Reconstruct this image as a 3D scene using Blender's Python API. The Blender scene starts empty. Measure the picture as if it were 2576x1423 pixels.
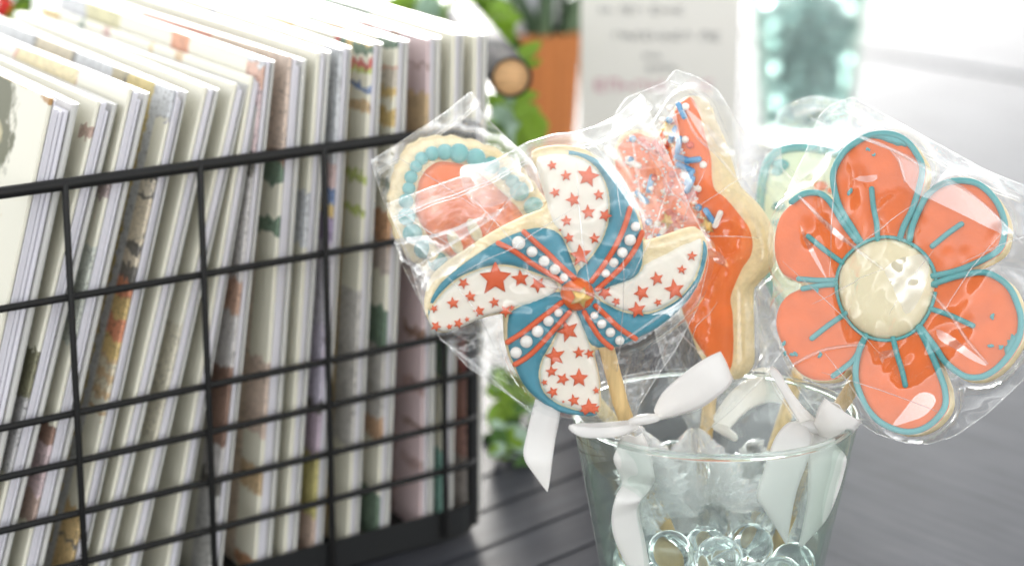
import bpy, bmesh, math, random
import numpy as np
from mathutils import Vector, Matrix
from mathutils.geometry import delaunay_2d_cdt

SC = bpy.context.scene
COL = SC.collection
R = math.radians
rnd = random.Random(7)

# ------------------------------------------------------------------ camera
CAM_H, PITCH, FPX = 0.276, R(14.5), 5400.0      # focal length in pixels of a 2576 px wide frame
cam_d = bpy.data.cameras.new('camera'); cam = bpy.data.objects.new('camera', cam_d); COL.objects.link(cam)
cam.location = (0, 0, CAM_H); cam.rotation_euler = (R(90) - PITCH, 0, 0)
cam_d.sensor_width = 36; cam_d.lens = 36 * FPX / 2576
cam_d.clip_start = 0.02; cam_d.clip_end = 2000
cam_d.dof.use_dof = True; cam_d.dof.focus_distance = 0.592; cam_d.dof.aperture_fstop = 9.0
SC.camera = cam

# ------------------------------------------------------------------ world, sun, exposure
SUN_EL, SUN_AZ = R(10), R(-4)                    # azimuth: clockwise from +Y (away from the camera)
w = bpy.data.worlds.new("World"); SC.world = w; w.use_nodes = True
nt = w.node_tree; nt.nodes.clear()
sky = nt.nodes.new('ShaderNodeTexSky'); sky.sky_type = 'NISHITA'; sky.sun_disc = False
sky.sun_elevation = SUN_EL; sky.sun_rotation = SUN_AZ; sky.air_density = 1.0; sky.dust_density = 1.5; sky.ozone_density = 1.0
bw = nt.nodes.new('ShaderNodeRGBToBW'); mx = nt.nodes.new('ShaderNodeMix'); mx.data_type = 'RGBA'
mx.inputs[0].default_value = 0.95
bg = nt.nodes.new('ShaderNodeBackground'); bg.inputs[1].default_value = 0.15
wo = nt.nodes.new('ShaderNodeOutputWorld')
nt.links.new(sky.outputs[0], bw.inputs[0]); nt.links.new(sky.outputs[0], mx.inputs[6]); nt.links.new(bw.outputs[0], mx.inputs[7])
nt.links.new(mx.outputs[2], bg.inputs[0]); nt.links.new(bg.outputs[0], wo.inputs[0])
sl = bpy.data.lights.new('sun', 'SUN'); sl.energy = .5; sl.angle = R(10); sl.color = (1, 0.955, 0.88)
so = bpy.data.objects.new('sun', sl); COL.objects.link(so)
sd = Vector((math.sin(SUN_AZ) * math.cos(SUN_EL), math.cos(SUN_AZ) * math.cos(SUN_EL), math.sin(SUN_EL)))
so.rotation_euler = sd.to_track_quat('Z', 'Y').to_euler(); so.location = (0, 0, 3)
SC.view_settings.view_transform = 'Standard'; SC.view_settings.look = 'None'
SC.view_settings.exposure = 2.58; SC.view_settings.gamma = 1
cy = SC.cycles
cy.max_bounces = 20; cy.transmission_bounces = 16; cy.glossy_bounces = 6; cy.diffuse_bounces = 4
cy.transparent_max_bounces = 48; cy.sample_clamp_indirect = 6; cy.blur_glossy = 0.6
cy.use_denoising = True

# ------------------------------------------------------------------ measuring helpers
CR = Vector((1, 0, 0)); CF = Vector((0, math.cos(PITCH), -math.sin(PITCH))); CU = Vector((0, math.sin(PITCH), math.cos(PITCH)))
C0 = Vector((0, 0, CAM_H))
def ray(u, v): return CF + CR * ((u - 1288) / FPX) - CU * ((v - 711.5) / FPX)
def P(u, v, d): return C0 + ray(u, v) * d
def at_z(u, v, z):
    r = ray(u, v); return C0 + r * ((z - CAM_H) / r.z)
def on_plane(u, v, p0, n):
    r = ray(u, v); return C0 + r * ((p0 - C0).dot(n) / r.dot(n))
def zm(x0, y0, s):                               # measured offsets in an enlarged crop -> survey units
    return lambda pts: [((x0 + a / s) * .71875, (y0 + b / s) * .71875) for a, b in pts]
zA = zm(1300, 280, 2.0333); zB = zm(1350, 700, 1.7789); zC = zm(2050, 200, 2.0325); zD = zm(2050, 700, 2.0325)
zE = zm(2650, 300, 2.0332); zF = zm(2650, 900, 2.0332); zH = zm(2450, 1250, 1.95); zR = zm(1950, 1150, 3.1615)
zL = zm(1650, 1300, 2.092); zM = zm(2000, 1350, 2.258)

class Frame:
    """A plane in the scene: origin, axes and measured points brought into its own metres."""
    def __init__(s, u, v, d, right=0, down=0):
        s.o = P(u, v, d)
        back = -ray(u, v).normalized()
        n = (back + CR * math.tan(right) - CU * math.tan(down)).normalized()
        s.n = n; s.x = (CR - n * CR.dot(n)).normalized(); s.y = n.cross(s.x)
        s.m = Matrix.Translation(s.o) @ Matrix((s.x, s.y, s.n)).transposed().to_4x4()
    def __call__(s, pts, z=0.0):
        out = []
        for u, v in pts:
            q = on_plane(u, v, s.o + s.n * z, s.n) - s.o
            out.append((q.dot(s.x), q.dot(s.y)))
        return out
    def px(s, k): return k * (s.o - C0).length / FPX   # k measured units in metres here

# ------------------------------------------------------------------ materials
def new_mat(name):
    m = bpy.data.materials.new(name); m.use_nodes = True
    n = m.node_tree; b = n.nodes['Principled BSDF']; return m, n, b
def add(n, t, **k):
    x = n.nodes.new(t)
    for a, v in k.items(): setattr(x, a, v)
    return x
def mat(name, col, rough=.5, spec=.5, metal=0, bump=0, bscale=400, var=0, vscale=60, sss=0, coat=0, trans=0, sheen=0, stretch=None):
    m, n, b = new_mat(name)
    b.inputs['Base Color'].default_value = (*col, 1); b.inputs['Roughness'].default_value = rough
    b.inputs['Specular IOR Level'].default_value = spec; b.inputs['Metallic'].default_value = metal
    b.inputs['Coat Weight'].default_value = coat; b.inputs['Sheen Weight'].default_value = sheen
    if sss: b.inputs['Subsurface Weight'].default_value = sss; b.inputs['Subsurface Radius'].default_value = (.003, .002, .001); b.inputs['Subsurface Scale'].default_value = 1
    if bump or var:
        tc = add(n, 'ShaderNodeTexCoord'); mp = add(n, 'ShaderNodeMapping'); n.links.new(tc.outputs['Object'], mp.inputs[0])
        if stretch: mp.inputs['Scale'].default_value = stretch
    if bump:
        t = add(n, 'ShaderNodeTexNoise'); t.inputs['Scale'].default_value = bscale; t.inputs['Detail'].default_value = 4
        n.links.new(mp.outputs[0], t.inputs['Vector'])
        bp = add(n, 'ShaderNodeBump'); bp.inputs['Strength'].default_value = bump; bp.inputs['Distance'].default_value = .0006
        n.links.new(t.outputs[0], bp.inputs['Height']); n.links.new(bp.outputs[0], b.inputs['Normal'])
    if var:
        t = add(n, 'ShaderNodeTexNoise'); t.inputs['Scale'].default_value = vscale; t.inputs['Detail'].default_value = 5
        n.links.new(mp.outputs[0], t.inputs['Vector'])
        r = add(n, 'ShaderNodeMapRange'); r.inputs[1].default_value = .3; r.inputs[2].default_value = .7
        r.inputs[3].default_value = 1 - var; r.inputs[4].default_value = 1 + var
        n.links.new(t.outputs[0], r.inputs[0])
        mu = add(n, 'ShaderNodeVectorMath', operation='SCALE'); mu.inputs[0].default_value = col
        n.links.new(r.outputs[0], mu.inputs['Scale']); n.links.new(mu.outputs[0], b.inputs['Base Color'])
    if trans:
        tr = add(n, 'ShaderNodeBsdfTranslucent'); tr.inputs[0].default_value = (*col, 1); ms = add(n, 'ShaderNodeMixShader'); ms.inputs[0].default_value = trans
        o = n.nodes['Material Output']; n.links.new(b.outputs[0], ms.inputs[1]); n.links.new(tr.outputs[0], ms.inputs[2]); n.links.new(ms.outputs[0], o.inputs[0])
    return m

def film_mat(name, base=.075, haze=.03, bump=.35, bscale=90, rough=.07, tint=(.985, .99, .99)):
    m = bpy.data.materials.new(name); m.use_nodes = True; n = m.node_tree; n.nodes.clear()
    out = add(n, 'ShaderNodeOutputMaterial'); tr = add(n, 'ShaderNodeBsdfTransparent'); tr.inputs[0].default_value = (*tint, 1)
    gl = add(n, 'ShaderNodeBsdfGlossy'); gl.inputs['Roughness'].default_value = rough; gl.inputs[0].default_value = (1, 1, 1, 1)
    lw = add(n, 'ShaderNodeLayerWeight'); lw.inputs[0].default_value = .5
    pw = add(n, 'ShaderNodeMath', operation='POWER'); pw.inputs[1].default_value = 4.0
    mr = add(n, 'ShaderNodeMapRange'); mr.inputs[3].default_value = base; mr.inputs[4].default_value = .8
    m1 = add(n, 'ShaderNodeMixShader'); m2 = add(n, 'ShaderNodeMixShader'); m2.inputs[0].default_value = haze
    df = add(n, 'ShaderNodeBsdfTranslucent'); df.inputs[0].default_value = (.95, .95, .95, 1)
    d2 = add(n, 'ShaderNodeBsdfDiffuse'); d2.inputs[0].default_value = (.95, .95, .95, 1); m3 = add(n, 'ShaderNodeMixShader')
    tc = add(n, 'ShaderNodeTexCoord'); ns = add(n, 'ShaderNodeTexNoise'); ns.inputs['Scale'].default_value = bscale
    ns.inputs['Detail'].default_value = 3; ns.inputs['Distortion'].default_value = 1.2
    n.links.new(tc.outputs['Object'], ns.inputs['Vector'])
    bp = add(n, 'ShaderNodeBump'); bp.inputs['Strength'].default_value = bump; bp.inputs['Distance'].default_value = .0015
    L = n.links.new
    L(ns.outputs[0], bp.inputs['Height']); L(bp.outputs[0], gl.inputs['Normal']); L(bp.outputs[0], lw.inputs['Normal'])
    L(lw.outputs['Facing'], pw.inputs[0]); L(pw.outputs[0], mr.inputs[0]); L(mr.outputs[0], m1.inputs[0])
    L(tr.outputs[0], m1.inputs[1]); L(gl.outputs[0], m1.inputs[2])
    L(df.outputs[0], m3.inputs[1]); L(d2.outputs[0], m3.inputs[2])
    L(m1.outputs[0], m2.inputs[1]); L(m3.outputs[0], m2.inputs[2]); L(m2.outputs[0], out.inputs[0])
    return m
def shell_glass(name):
    m = film_mat(name, base=.05, haze=.01, bump=0, rough=.02, tint=(.97, .99, .985)); n = m.node_tree; [x for x in n.nodes if x.type == 'MIX_SHADER' and not x.inputs[0].is_linked][0].inputs[0].default_value = .03
    tr = [x for x in n.nodes if x.type == 'BSDF_TRANSPARENT'][0]; pw = [x for x in n.nodes if x.type == 'MATH'][0]
    c = add(n, 'ShaderNodeMix', data_type='RGBA'); c.inputs[6].default_value = (.955, .988, .98, 1); c.inputs[7].default_value = (.76, .87, .79, 1)
    p2 = add(n, 'ShaderNodeMath', operation='POWER'); p2.inputs[1].default_value = .6; n.links.new(pw.outputs[0], p2.inputs[0])
    n.links.new(p2.outputs[0], c.inputs[0]); n.links.new(c.outputs[2], tr.inputs[0]); return m
def glass_mat(name, col, rough=0.0, ior=1.5):
    m = bpy.data.materials.new(name); m.use_nodes = True; n = m.node_tree; n.nodes.clear()
    out = add(n, 'ShaderNodeOutputMaterial'); g = add(n, 'ShaderNodeBsdfGlass'); g.inputs[0].default_value = (*col, 1)
    g.inputs['Roughness'].default_value = rough; g.inputs['IOR'].default_value = ior
    n.links.new(g.outputs[0], out.inputs[0]); return m

M = {}
M['dough'] = mat('cookie dough', (.79, .65, .39), .8, .3, bump=.55, bscale=1100, var=.10, vscale=420, sss=.1)
M['orange'] = mat('orange icing', (.81, .148, .010), .5, .3, bump=.12, bscale=900, var=.09, vscale=140, sss=.06)
M['redline'] = mat('coral icing', (.72, .11, .025), .5, .4, bump=.1, bscale=900)
M['blue'] = mat('blue icing', (.045, .26, .35), .5, .4, bump=.12, bscale=1200, var=.1, vscale=200, sss=.04)
M['teal'] = mat('teal icing', (.09, .37, .38), .5, .4, bump=.1, bscale=900, var=.08, vscale=200)
M['white'] = mat('white icing', (.84, .79, .68), .45, .4, bump=.03, bscale=500, sss=.08)
M['cream'] = mat('cream icing', (.84, .75, .50), .35, .45, bump=.03, bscale=500, sss=.08)
M['mint'] = mat('mint icing', (.66, .78, .58), .5, .4)
M['pearl'] = mat('white sugar pearl', (.86, .84, .78), .3, .5, coat=.3)
M['gold'] = mat('gold sugar star', (.72, .48, .13), .4, .5, metal=.5, bump=.3, bscale=900)
M['sprblue'] = mat('blue sprinkle', (.04, .27, .55), .35, .5)
M['sprwhite'] = mat('white sprinkle', (.85, .80, .74), .35, .5)
M['sprorange'] = mat('dark orange sprinkle', (.62, .08, .03), .35, .5)
M['stick'] = mat('bamboo', (.66, .47, .22), .6, .3, bump=.4, bscale=120, var=.22, vscale=60, stretch=(9, .5, 9))
M['film'] = film_mat('clear cellophane', base=.062, haze=.03, bump=.12, bscale=60, rough=.05)
M['film2'] = film_mat('crumpled cellophane', base=.17, haze=.13, bump=.3, bscale=160, rough=.08)
M['seal'] = film_mat('sealed cellophane band', base=.11, haze=.05, bump=.35, bscale=200, rough=.05)
M['fold_streak'] = film_mat('highlight cellophane', base=.24, haze=.10, bump=.1, bscale=60, rough=.06)  # brighter, hazier film for highlight wedges laid over the bags
M['crease'] = film_mat('glint cellophane', base=.28, haze=.16, bump=.2, rough=.15)  # whiter, glossier film for painted wrinkle glints, also for the seal lines
M['ribbon'] = mat('white satin', (.94, .93, .91), .34, .5, bump=.08, bscale=1500, sheen=.2, trans=.45, stretch=(1, 1, .1))
M['glass'] = shell_glass('thin clear tumbler glass'); M['rim'] = glass_mat('rim glass', (.97, .99, .985))
M['marble_far'] = mat('cloudy grey green glass', (.60, .70, .69), .08, .5); M['marble_far'].node_tree.nodes['Principled BSDF'].inputs['Transmission Weight'].default_value = .78
M['marble'] = glass_mat('aqua glass', (.975, .993, .99), ior=1.5)
M['wire'] = mat('black coated wire', (.012, .012, .012), .5, .3, bump=.15, bscale=500)
M['tray'] = mat('black tray', (.010, .011, .012), .5, .5, bump=.1, bscale=300)
M['env'] = mat('white envelope paper', (.74, .73, .78), .75, .2, bump=.15, bscale=500, var=.03, vscale=40)
M['sleeve'] = mat('grey sleeve board', (.54, .54, .51), .4, .5, bump=.12, bscale=60, var=.08, vscale=40, stretch=(3, 3, .4))
M['wood'] = mat('pale turned wood', (.66, .40, .20), .6, .3, bump=.3, bscale=90, var=.25, vscale=110, stretch=(1, 9, 1))
M['handle'] = mat('black handle tube', (.012, .012, .012), .6, .3)
M['leaf'] = mat('green leaf', (.27, .44, .04), .45, .5, var=.35, vscale=30, trans=.35)
M['leaf_dark'] = mat('dark green leaf', (.07, .17, .03), .45, .5, var=.3, vscale=30, trans=.25)
M['leaf_pale'] = mat('pale waxy leaf', (.42, .58, .46), .3, .6, var=.2, vscale=30, trans=.2)
M['stem'] = mat('green stem', (.10, .22, .05), .5)
M['terra'] = mat('brown timber pot', (.46, .165, .05), .6, .3, var=.12, vscale=30, stretch=(6, 6, .4))
M['soil'] = mat('dark soil', (.04, .045, .03), .9, bump=.6, bscale=80)
M['aloe'] = mat('grey green spear leaf', (.10, .16, .09), .4, .5, var=.3, vscale=40)
M['petal_red'] = mat('red petal', (.6, .03, .02), .5)
M['sign'] = mat('white sign card', (.76, .74, .69), .6, .3)
M['ink'] = mat('grey print', (.30, .30, .30), .7)
M['inkpink'] = mat('pink print', (.55, .25, .32), .7)
M['ground'] = mat('pale paving', (.10, .10, .10), .85, .2, bump=.4, bscale=8, var=.12, vscale=3)

# ------------------------------------------------------------------ object helpers
def tag(o, label=None, cat=None, group=None, kind=None):
    if label: o['label'] = label
    if cat: o['category'] = cat
    if group: o['group'] = group
    if kind: o['kind'] = kind
    return o
def root(name, label, cat, group=None, matrix=None):
    o = bpy.data.objects.new(name, None); COL.objects.link(o); o.empty_display_size = .01
    if matrix is not None: o.matrix_world = matrix
    return tag(o, label, cat, group)
def link(name, me, m, parent=None, smooth=True, matrix=None):
    if m is not None and not me.materials: me.materials.append(m)
    if smooth: me.polygons.foreach_set('use_smooth', [True] * len(me.polygons))
    o = bpy.data.objects.new(name, me); COL.objects.link(o)
    if parent is not None: o.parent = parent
    if matrix is not None: o.matrix_local = matrix
    return o
def mesh(name, v, f):
    me = bpy.data.meshes.new(name); me.from_pydata([tuple(p) for p in v], [], [tuple(q) for q in f]); me.update(); return me
def catmull(pts, n=6, closed=True):
    P_ = [np.array(p, float) for p in pts]; N = len(P_); out = []
    rng = range(N) if closed else range(N - 1)
    for i in rng:
        if closed: a, b, c, d = P_[i - 1], P_[i], P_[(i + 1) % N], P_[(i + 2) % N]
        else: a, b, c, d = P_[max(i - 1, 0)], P_[i], P_[i + 1], P_[min(i + 2, N - 1)]
        for k in range(n):
            t = k / n
            out.append(.5 * ((2 * b) + (c - a) * t + (2 * a - 5 * b + 4 * c - d) * t * t + (3 * b - a - 3 * c + d) * t ** 3))
    if not closed: out.append(P_[-1])
    return np.array(out)
def resample(pts, step, closed=True):
    q = np.array(pts, float)
    if closed: q = np.vstack([q, q[:1]])
    L = np.r_[0, np.cumsum(np.linalg.norm(np.diff(q, axis=0), axis=1))]
    n = max(4, int(L[-1] / step)); t = np.linspace(0, L[-1], n + 1)
    r = np.stack([np.interp(t, L, q[:, k]) for k in range(q.shape[1])], 1)
    return r[:-1] if closed else r
def area2(q): return float(np.sum(q[:, 0] * np.roll(q[:, 1], -1) - np.roll(q[:, 0], -1) * q[:, 1]))
def inside(q, pts):
    x, y = pts[:, 0], pts[:, 1]; ins = np.zeros(len(pts), bool); n = len(q); j = n - 1
    for i in range(n):
        xi, yi = q[i]; xj, yj = q[j]
        c = ((yi > y) != (yj > y)) & (x < (xj - xi) * (y - yi) / (yj - yi + 1e-15) + xi); ins ^= c; j = i
    return ins
def edge_dist(q, pts, closed=True):
    a = q; b = np.roll(q, -1, 0)
    if not closed: a, b = q[:-1], q[1:]
    best = np.full(len(pts), 1e9)
    for i in range(len(a)):
        ab = b[i] - a[i]; t = np.clip(((pts - a[i]) @ ab) / (ab @ ab + 1e-18), 0, 1)
        best = np.minimum(best, np.linalg.norm(pts - a[i] - t[:, None] * ab, axis=1))
    return best
def fill(poly, step, smooth=True, edge_step=None):
    """Triangulated sheet inside an outline -> points, triangles, number of rim points."""
    q = catmull(poly, 6) if smooth else np.array(poly, float)
    q = resample(q, edge_step or step)
    if area2(q) < 0: q = q[::-1]
    lo, hi = q.min(0), q.max(0)
    gx = np.arange(lo[0], hi[0], step); gy = np.arange(lo[1], hi[1], step * .87)
    g = np.array([(x + (step / 2 if j % 2 else 0), y) for j, y in enumerate(gy) for x in gx])
    rs = np.random.RandomState(3); g = g + (rs.rand(*g.shape) - .5) * step * .25
    g = g[inside(q, g)]
    if len(g): g = g[edge_dist(q, g) > step * .45]
    allp = np.vstack([q, g]) if len(g) else q
    n = len(q)
    v, e, f, _, _, _ = delaunay_2d_cdt([Vector(p) for p in allp.tolist()], [(i, (i + 1) % n) for i in range(n)], [list(range(n))], 1, 1e-7)
    vv = np.array([(p.x, p.y) for p in v]); ff = []
    for t in f:
        t = list(t)
        if len(t) < 3: continue
        a = vv[t]
        if area2(a) < 0: t = t[::-1]
        ff.append(t)
    return vv, ff, q
def rim_loop(vv, ff):
    cnt = {}
    for t in ff:
        for i in range(len(t)): cnt[(t[i], t[(i + 1) % len(t)])] = 1
    return [(a, b) for (a, b) in cnt if (b, a) not in cnt]
def puff(name, poly, z0, h, r, step, m, parent, base=None, smooth=True, wob=0, seed=0, edge_step=None, dome=0):
    """Icing or dough: a rounded pillow of height h over the outline, walls down to base."""
    vv, ff, q = fill(poly, step, smooth, edge_step)
    d = edge_dist(q, vv); t = np.clip(d / r, 0, 1)
    z = z0 + h * np.sqrt(np.clip(1 - (1 - t) ** 2, 0, 1))
    if dome: z = z + dome * np.clip(d / d.max(), 0, 1) ** .8
    if wob:
        rs = np.random.RandomState(seed)
        for _ in range(5):
            k = rs.randn(2) * 500; z = z + wob * .3 * np.sin(vv @ k + rs.rand() * 6) * np.clip(t, 0, 1)
    n = len(vv); verts = [(vv[i, 0], vv[i, 1], z[i]) for i in range(n)]
    if base is not None and base < z0:
        loop = rim_loop(vv, ff); mp = {}
        for a, b in loop:
            for k in (a, b):
                if k not in mp: mp[k] = len(verts); verts.append((vv[k, 0], vv[k, 1], base))
        for a, b in loop: ff.append([b, a, mp[a], mp[b]])
        # back
        bk = [[mp.get(i) for i in t[::-1]] for t in []]
    return link(name, mesh(name, verts, ff), m, parent)
def slab_back(name, poly, z, m, parent):
    vv, ff, q = fill(poly, .003); return link(name, mesh(name, [(a, b, z) for a, b in vv], [t[::-1] for t in ff]), m, parent)
def tube_mesh(name, pts, rad, seg=10, flat=1.0, ends=True, up=None):
    pts = [Vector(p) for p in pts]; n = len(pts); rr = rad if hasattr(rad, '__len__') else [rad] * n
    v = []; f = []; prev = None
    if ends:
        t0 = (pts[0] - pts[1]).normalized(); t1 = (pts[-1] - pts[-2]).normalized()
        P2 = [pts[0] + t0 * rr[0] * .8, pts[0] + t0 * rr[0] * .5] + pts + [pts[-1] + t1 * rr[-1] * .5, pts[-1] + t1 * rr[-1] * .8]
        rr = [rr[0] * .35, rr[0] * .8] + list(rr) + [rr[-1] * .8, rr[-1] * .35]; pts = P2; n = len(pts)
    for i, p in enumerate(pts):
        t = (pts[min(i + 1, n - 1)] - pts[max(i - 1, 0)]).normalized()
        if prev is None:
            a = Vector((0, 0, 1)) if abs(t.z) < .9 else Vector((1, 0, 0))
            nrm = (a - t * a.dot(t)).normalized()
        else: nrm = (prev - t * prev.dot(t)).normalized()
        prev = nrm; bn = t.cross(nrm)
        for k in range(seg):
            a = 2 * math.pi * k / seg; v.append(p + (nrm * math.cos(a) * flat + bn * math.sin(a)) * rr[i])
    for i in range(n - 1):
        for k in range(seg): f.append((i * seg + k, i * seg + (k + 1) % seg, (i + 1) * seg + (k + 1) % seg, (i + 1) * seg + k))
    f.append(tuple(range(seg))[::-1]); f.append(tuple((n - 1) * seg + k for k in range(seg)))
    return mesh(name, v, f)
def tube(name, pts, rad, m, parent=None, **k): return link(name, tube_mesh(name, pts, rad, **k), m, parent)
def path3(pts2, z, n=5): return [(a[0], a[1], z) for a in catmull(pts2, n, closed=False)]
def lathe(name, prof, m, parent=None, seg=64, matrix=None):
    v = []; f = []
    for r_, z in prof:
        for k in range(seg): a = 2 * math.pi * k / seg; v.append((r_ * math.cos(a), r_ * math.sin(a), z))
    n = len(prof)
    for i in range(n - 1):
        for k in range(seg): f.append((i * seg + k, i * seg + (k + 1) % seg, (i + 1) * seg + (k + 1) % seg, (i + 1) * seg + k))
    me = mesh(name, v, f); bm = bmesh.new(); bm.from_mesh(me); bmesh.ops.remove_doubles(bm, verts=bm.verts, dist=1e-6)
    bmesh.ops.recalc_face_normals(bm, faces=bm.faces); bm.to_mesh(me); bm.free()
    return link(name, me, m, parent, matrix=matrix)
def ball_mesh(name, r, sub=3, flat=1):
    bm = bmesh.new(); bmesh.ops.create_icosphere(bm, subdivisions=sub, radius=r)
    for v in bm.verts: v.co.z *= flat
    me = bpy.data.meshes.new(name); bm.to_mesh(me); bm.free(); return me
def box_mesh(name, s, bevel=0):
    bm = bmesh.new(); bmesh.ops.create_cube(bm, size=1)
    for v in bm.verts: v.co = Vector((v.co.x * s[0], v.co.y * s[1], v.co.z * s[2]))
    if bevel: bmesh.ops.bevel(bm, geom=bm.edges[:], offset=bevel, segments=2, affect='EDGES')
    me = bpy.data.meshes.new(name); bm.to_mesh(me); bm.free(); return me

# ================================================================== setting
# tabletop of boards: the near one and, beyond the dark joint, the next one
def table_material(c0=(.024, .025, .030, 1), c1=(.066, .069, .080, 1)):
    m, n, b = new_mat('grey stained boards')
    tc = add(n, 'ShaderNodeTexCoord'); mp = add(n, 'ShaderNodeMapping'); mp.inputs['Scale'].default_value = (2, 30, 1)
    n1 = add(n, 'ShaderNodeTexNoise'); n1.inputs['Scale'].default_value = 6; n1.inputs['Detail'].default_value = 8; n1.inputs['Roughness'].default_value = .65
    n2 = add(n, 'ShaderNodeTexNoise'); n2.inputs['Scale'].default_value = 14; n2.inputs['Detail'].default_value = 3
    cr = add(n, 'ShaderNodeValToRGB'); cr.color_ramp.elements[0].color = c0; cr.color_ramp.elements[1].color = c1
    cr.color_ramp.elements[0].position = .3; cr.color_ramp.elements[1].position = .7
    L = n.links.new; L(tc.outputs['Object'], mp.inputs[0]); L(mp.outputs[0], n1.inputs['Vector']); L(tc.outputs['Object'], n2.inputs['Vector'])
    ad = add(n, 'ShaderNodeMath', operation='ADD'); mu = add(n, 'ShaderNodeMath', operation='MULTIPLY'); mu.inputs[1].default_value = .5
    L(n1.outputs[0], ad.inputs[0]); L(n2.outputs[0], ad.inputs[1]); L(ad.outputs[0], mu.inputs[0]); L(mu.outputs[0], cr.inputs[0])
    L(cr.outputs[0], b.inputs['Base Color']); b.inputs['Roughness'].default_value = .36; b.inputs['Specular IOR Level'].default_value = .006
    bp = add(n, 'ShaderNodeBump'); bp.inputs['Strength'].default_value = .12; bp.inputs['Distance'].default_value = .001
    L(n1.outputs[0], bp.inputs['Height']); L(bp.outputs[0], b.inputs['Normal'])
    return m
M['table'] = table_material()
M['table_right'] = table_material((.045, .048, .056, 1), (.115, .12, .135, 1))
g = link('ground', mesh('ground', [(-60, -60, -.76), (60, -60, -.76), (60, 90, -.76), (-60, 90, -.76)], [(0, 1, 2, 3)]), M['ground'], smooth=False)
tag(g, kind='structure')
pA, pB = at_z(1262, 1360, 0), at_z(1390, 1308, 0)       # a joint line between two boards, low in the photo
bdir = (pB - pA).normalized(); bdir.z = 0; bn = Vector((-bdir.y, bdir.x, 0))
if bn.y < 0: bn = -bn
sA, sB = at_z(2300, 152, 0), at_z(2576, 196, 0)         # far dark joint
table = root('tabletop', 'grey stained board tabletop under the wire rack and the glass tumbler', 'table')
sdir = (sB - sA).normalized(); sn = Vector((-sdir.y, sdir.x, 0))
if sn.y < 0: sn = -sn
dv0 = at_z(1815, 1400, 0); dv1 = at_z(1858, 150, 0); ddir = (dv1 - dv0).normalized(); dn = Vector((-ddir.y, ddir.x, 0))   # joint between left and right tops
if dn.x > 0: dn = -dn
def board(name, quad, parent, z=0.0, th=.022, along=None):
    along = along or bdir
    q = [Vector(p) for p in quad]; bm = bmesh.new()
    top = [bm.verts.new((p.x, p.y, z)) for p in q]; bot = [bm.verts.new((p.x, p.y, z - th)) for p in q]
    bm.faces.new(top); bm.faces.new(bot[::-1])
    for i in range(4): bm.faces.new((top[i], bot[i], bot[(i + 1) % 4], top[(i + 1) % 4]))
    bmesh.ops.recalc_face_normals(bm, faces=bm.faces)
    bmesh.ops.bevel(bm, geom=[e for e in bm.edges if all(abs(v.co.z - z) < 1e-6 for v in e.verts)], offset=.0008, segments=2, affect='EDGES')
    me = bpy.data.meshes.new(name); bm.to_mesh(me); bm.free()
    ang = math.atan2(along.y, along.x); mw = Matrix.Rotation(ang, 4, 'Z'); me.transform(mw.inverted())
    return link(name, me, M['table_right'] if along is sdir else M['table'], parent, smooth=False, matrix=mw)
def hit(p, d, q, n): return p + d * ((q - p).dot(n) / d.dot(n))
BW = .025
for k in range(-34, 110):                                # narrow slats of the left top, ending at the joint
    o1 = pA + bn * (k * BW + .0004); o2 = pA + bn * ((k + 1) * BW - .0004)
    e1, e2 = hit(o1, bdir, dv0 + dn * .0008, dn), hit(o2, bdir, dv0 + dn * .0008, dn); Lb = 1.5 + max(0, k) * .004
    board('board', [e1 - bdir * Lb, e1, e2, e2 - bdir * Lb], table, z=rnd.uniform(-.0003, .0003))
e0, e1 = hit(pA + bn * (-34 * BW), bdir, dv0 + dn * .004, dn), hit(pA + bn * (110 * BW), bdir, dv0 + dn * .004, dn)
q_ = [e0 - bdir * 1.4, e0, e1, e1 - bdir * 1.8]
link('underlay', mesh('underlay', [(p.x, p.y, z) for z in (-.0231, -.035) for p in q_], [(0, 1, 2, 3), (7, 6, 5, 4), (0, 4, 5, 1), (1, 5, 6, 2), (2, 6, 7, 3), (3, 7, 4, 0)]), M['tray'], table, smooth=False)
far = root('tabletop', 'smooth grey tabletop of wide boards filling the right side of the photo', 'table')
js = [sA - sn * 1.75, sA - sn * .62, sA, sA + sn * .55, sA + sn * 1.2]
for k in range(4):
    g_ = .008 if k >= 1 and k < 3 else .0006
    a0 = js[k] + sn * (.008 if k == 2 else .0006); a1 = js[k + 1] - sn * (.008 if k == 1 else .0006)
    p0_, p1_ = hit(a0, sdir, dv0 - dn * .0008, dn), hit(a1, sdir, dv0 - dn * .0008, dn)
    board('board', [p0_, p0_ + sdir * 2.4, p1_ + sdir * 2.4, p1_], far, z=rnd.uniform(-.0004, .0004), along=sdir)
p0_, p1_ = hit(js[0], sdir, dv0 - dn * .004, dn), hit(js[-1], sdir, dv0 - dn * .004, dn); q_ = [p0_, p0_ + sdir * 2.3, p1_ + sdir * 2.3, p1_]
link('underlay', mesh('underlay', [(p.x, p.y, z) for z in (-.0231, -.035) for p in q_], [(0, 1, 2, 3), (7, 6, 5, 4), (0, 4, 5, 1), (1, 5, 6, 2), (2, 6, 7, 3), (3, 7, 4, 0)]), M['tray'], far, smooth=False)
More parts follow.
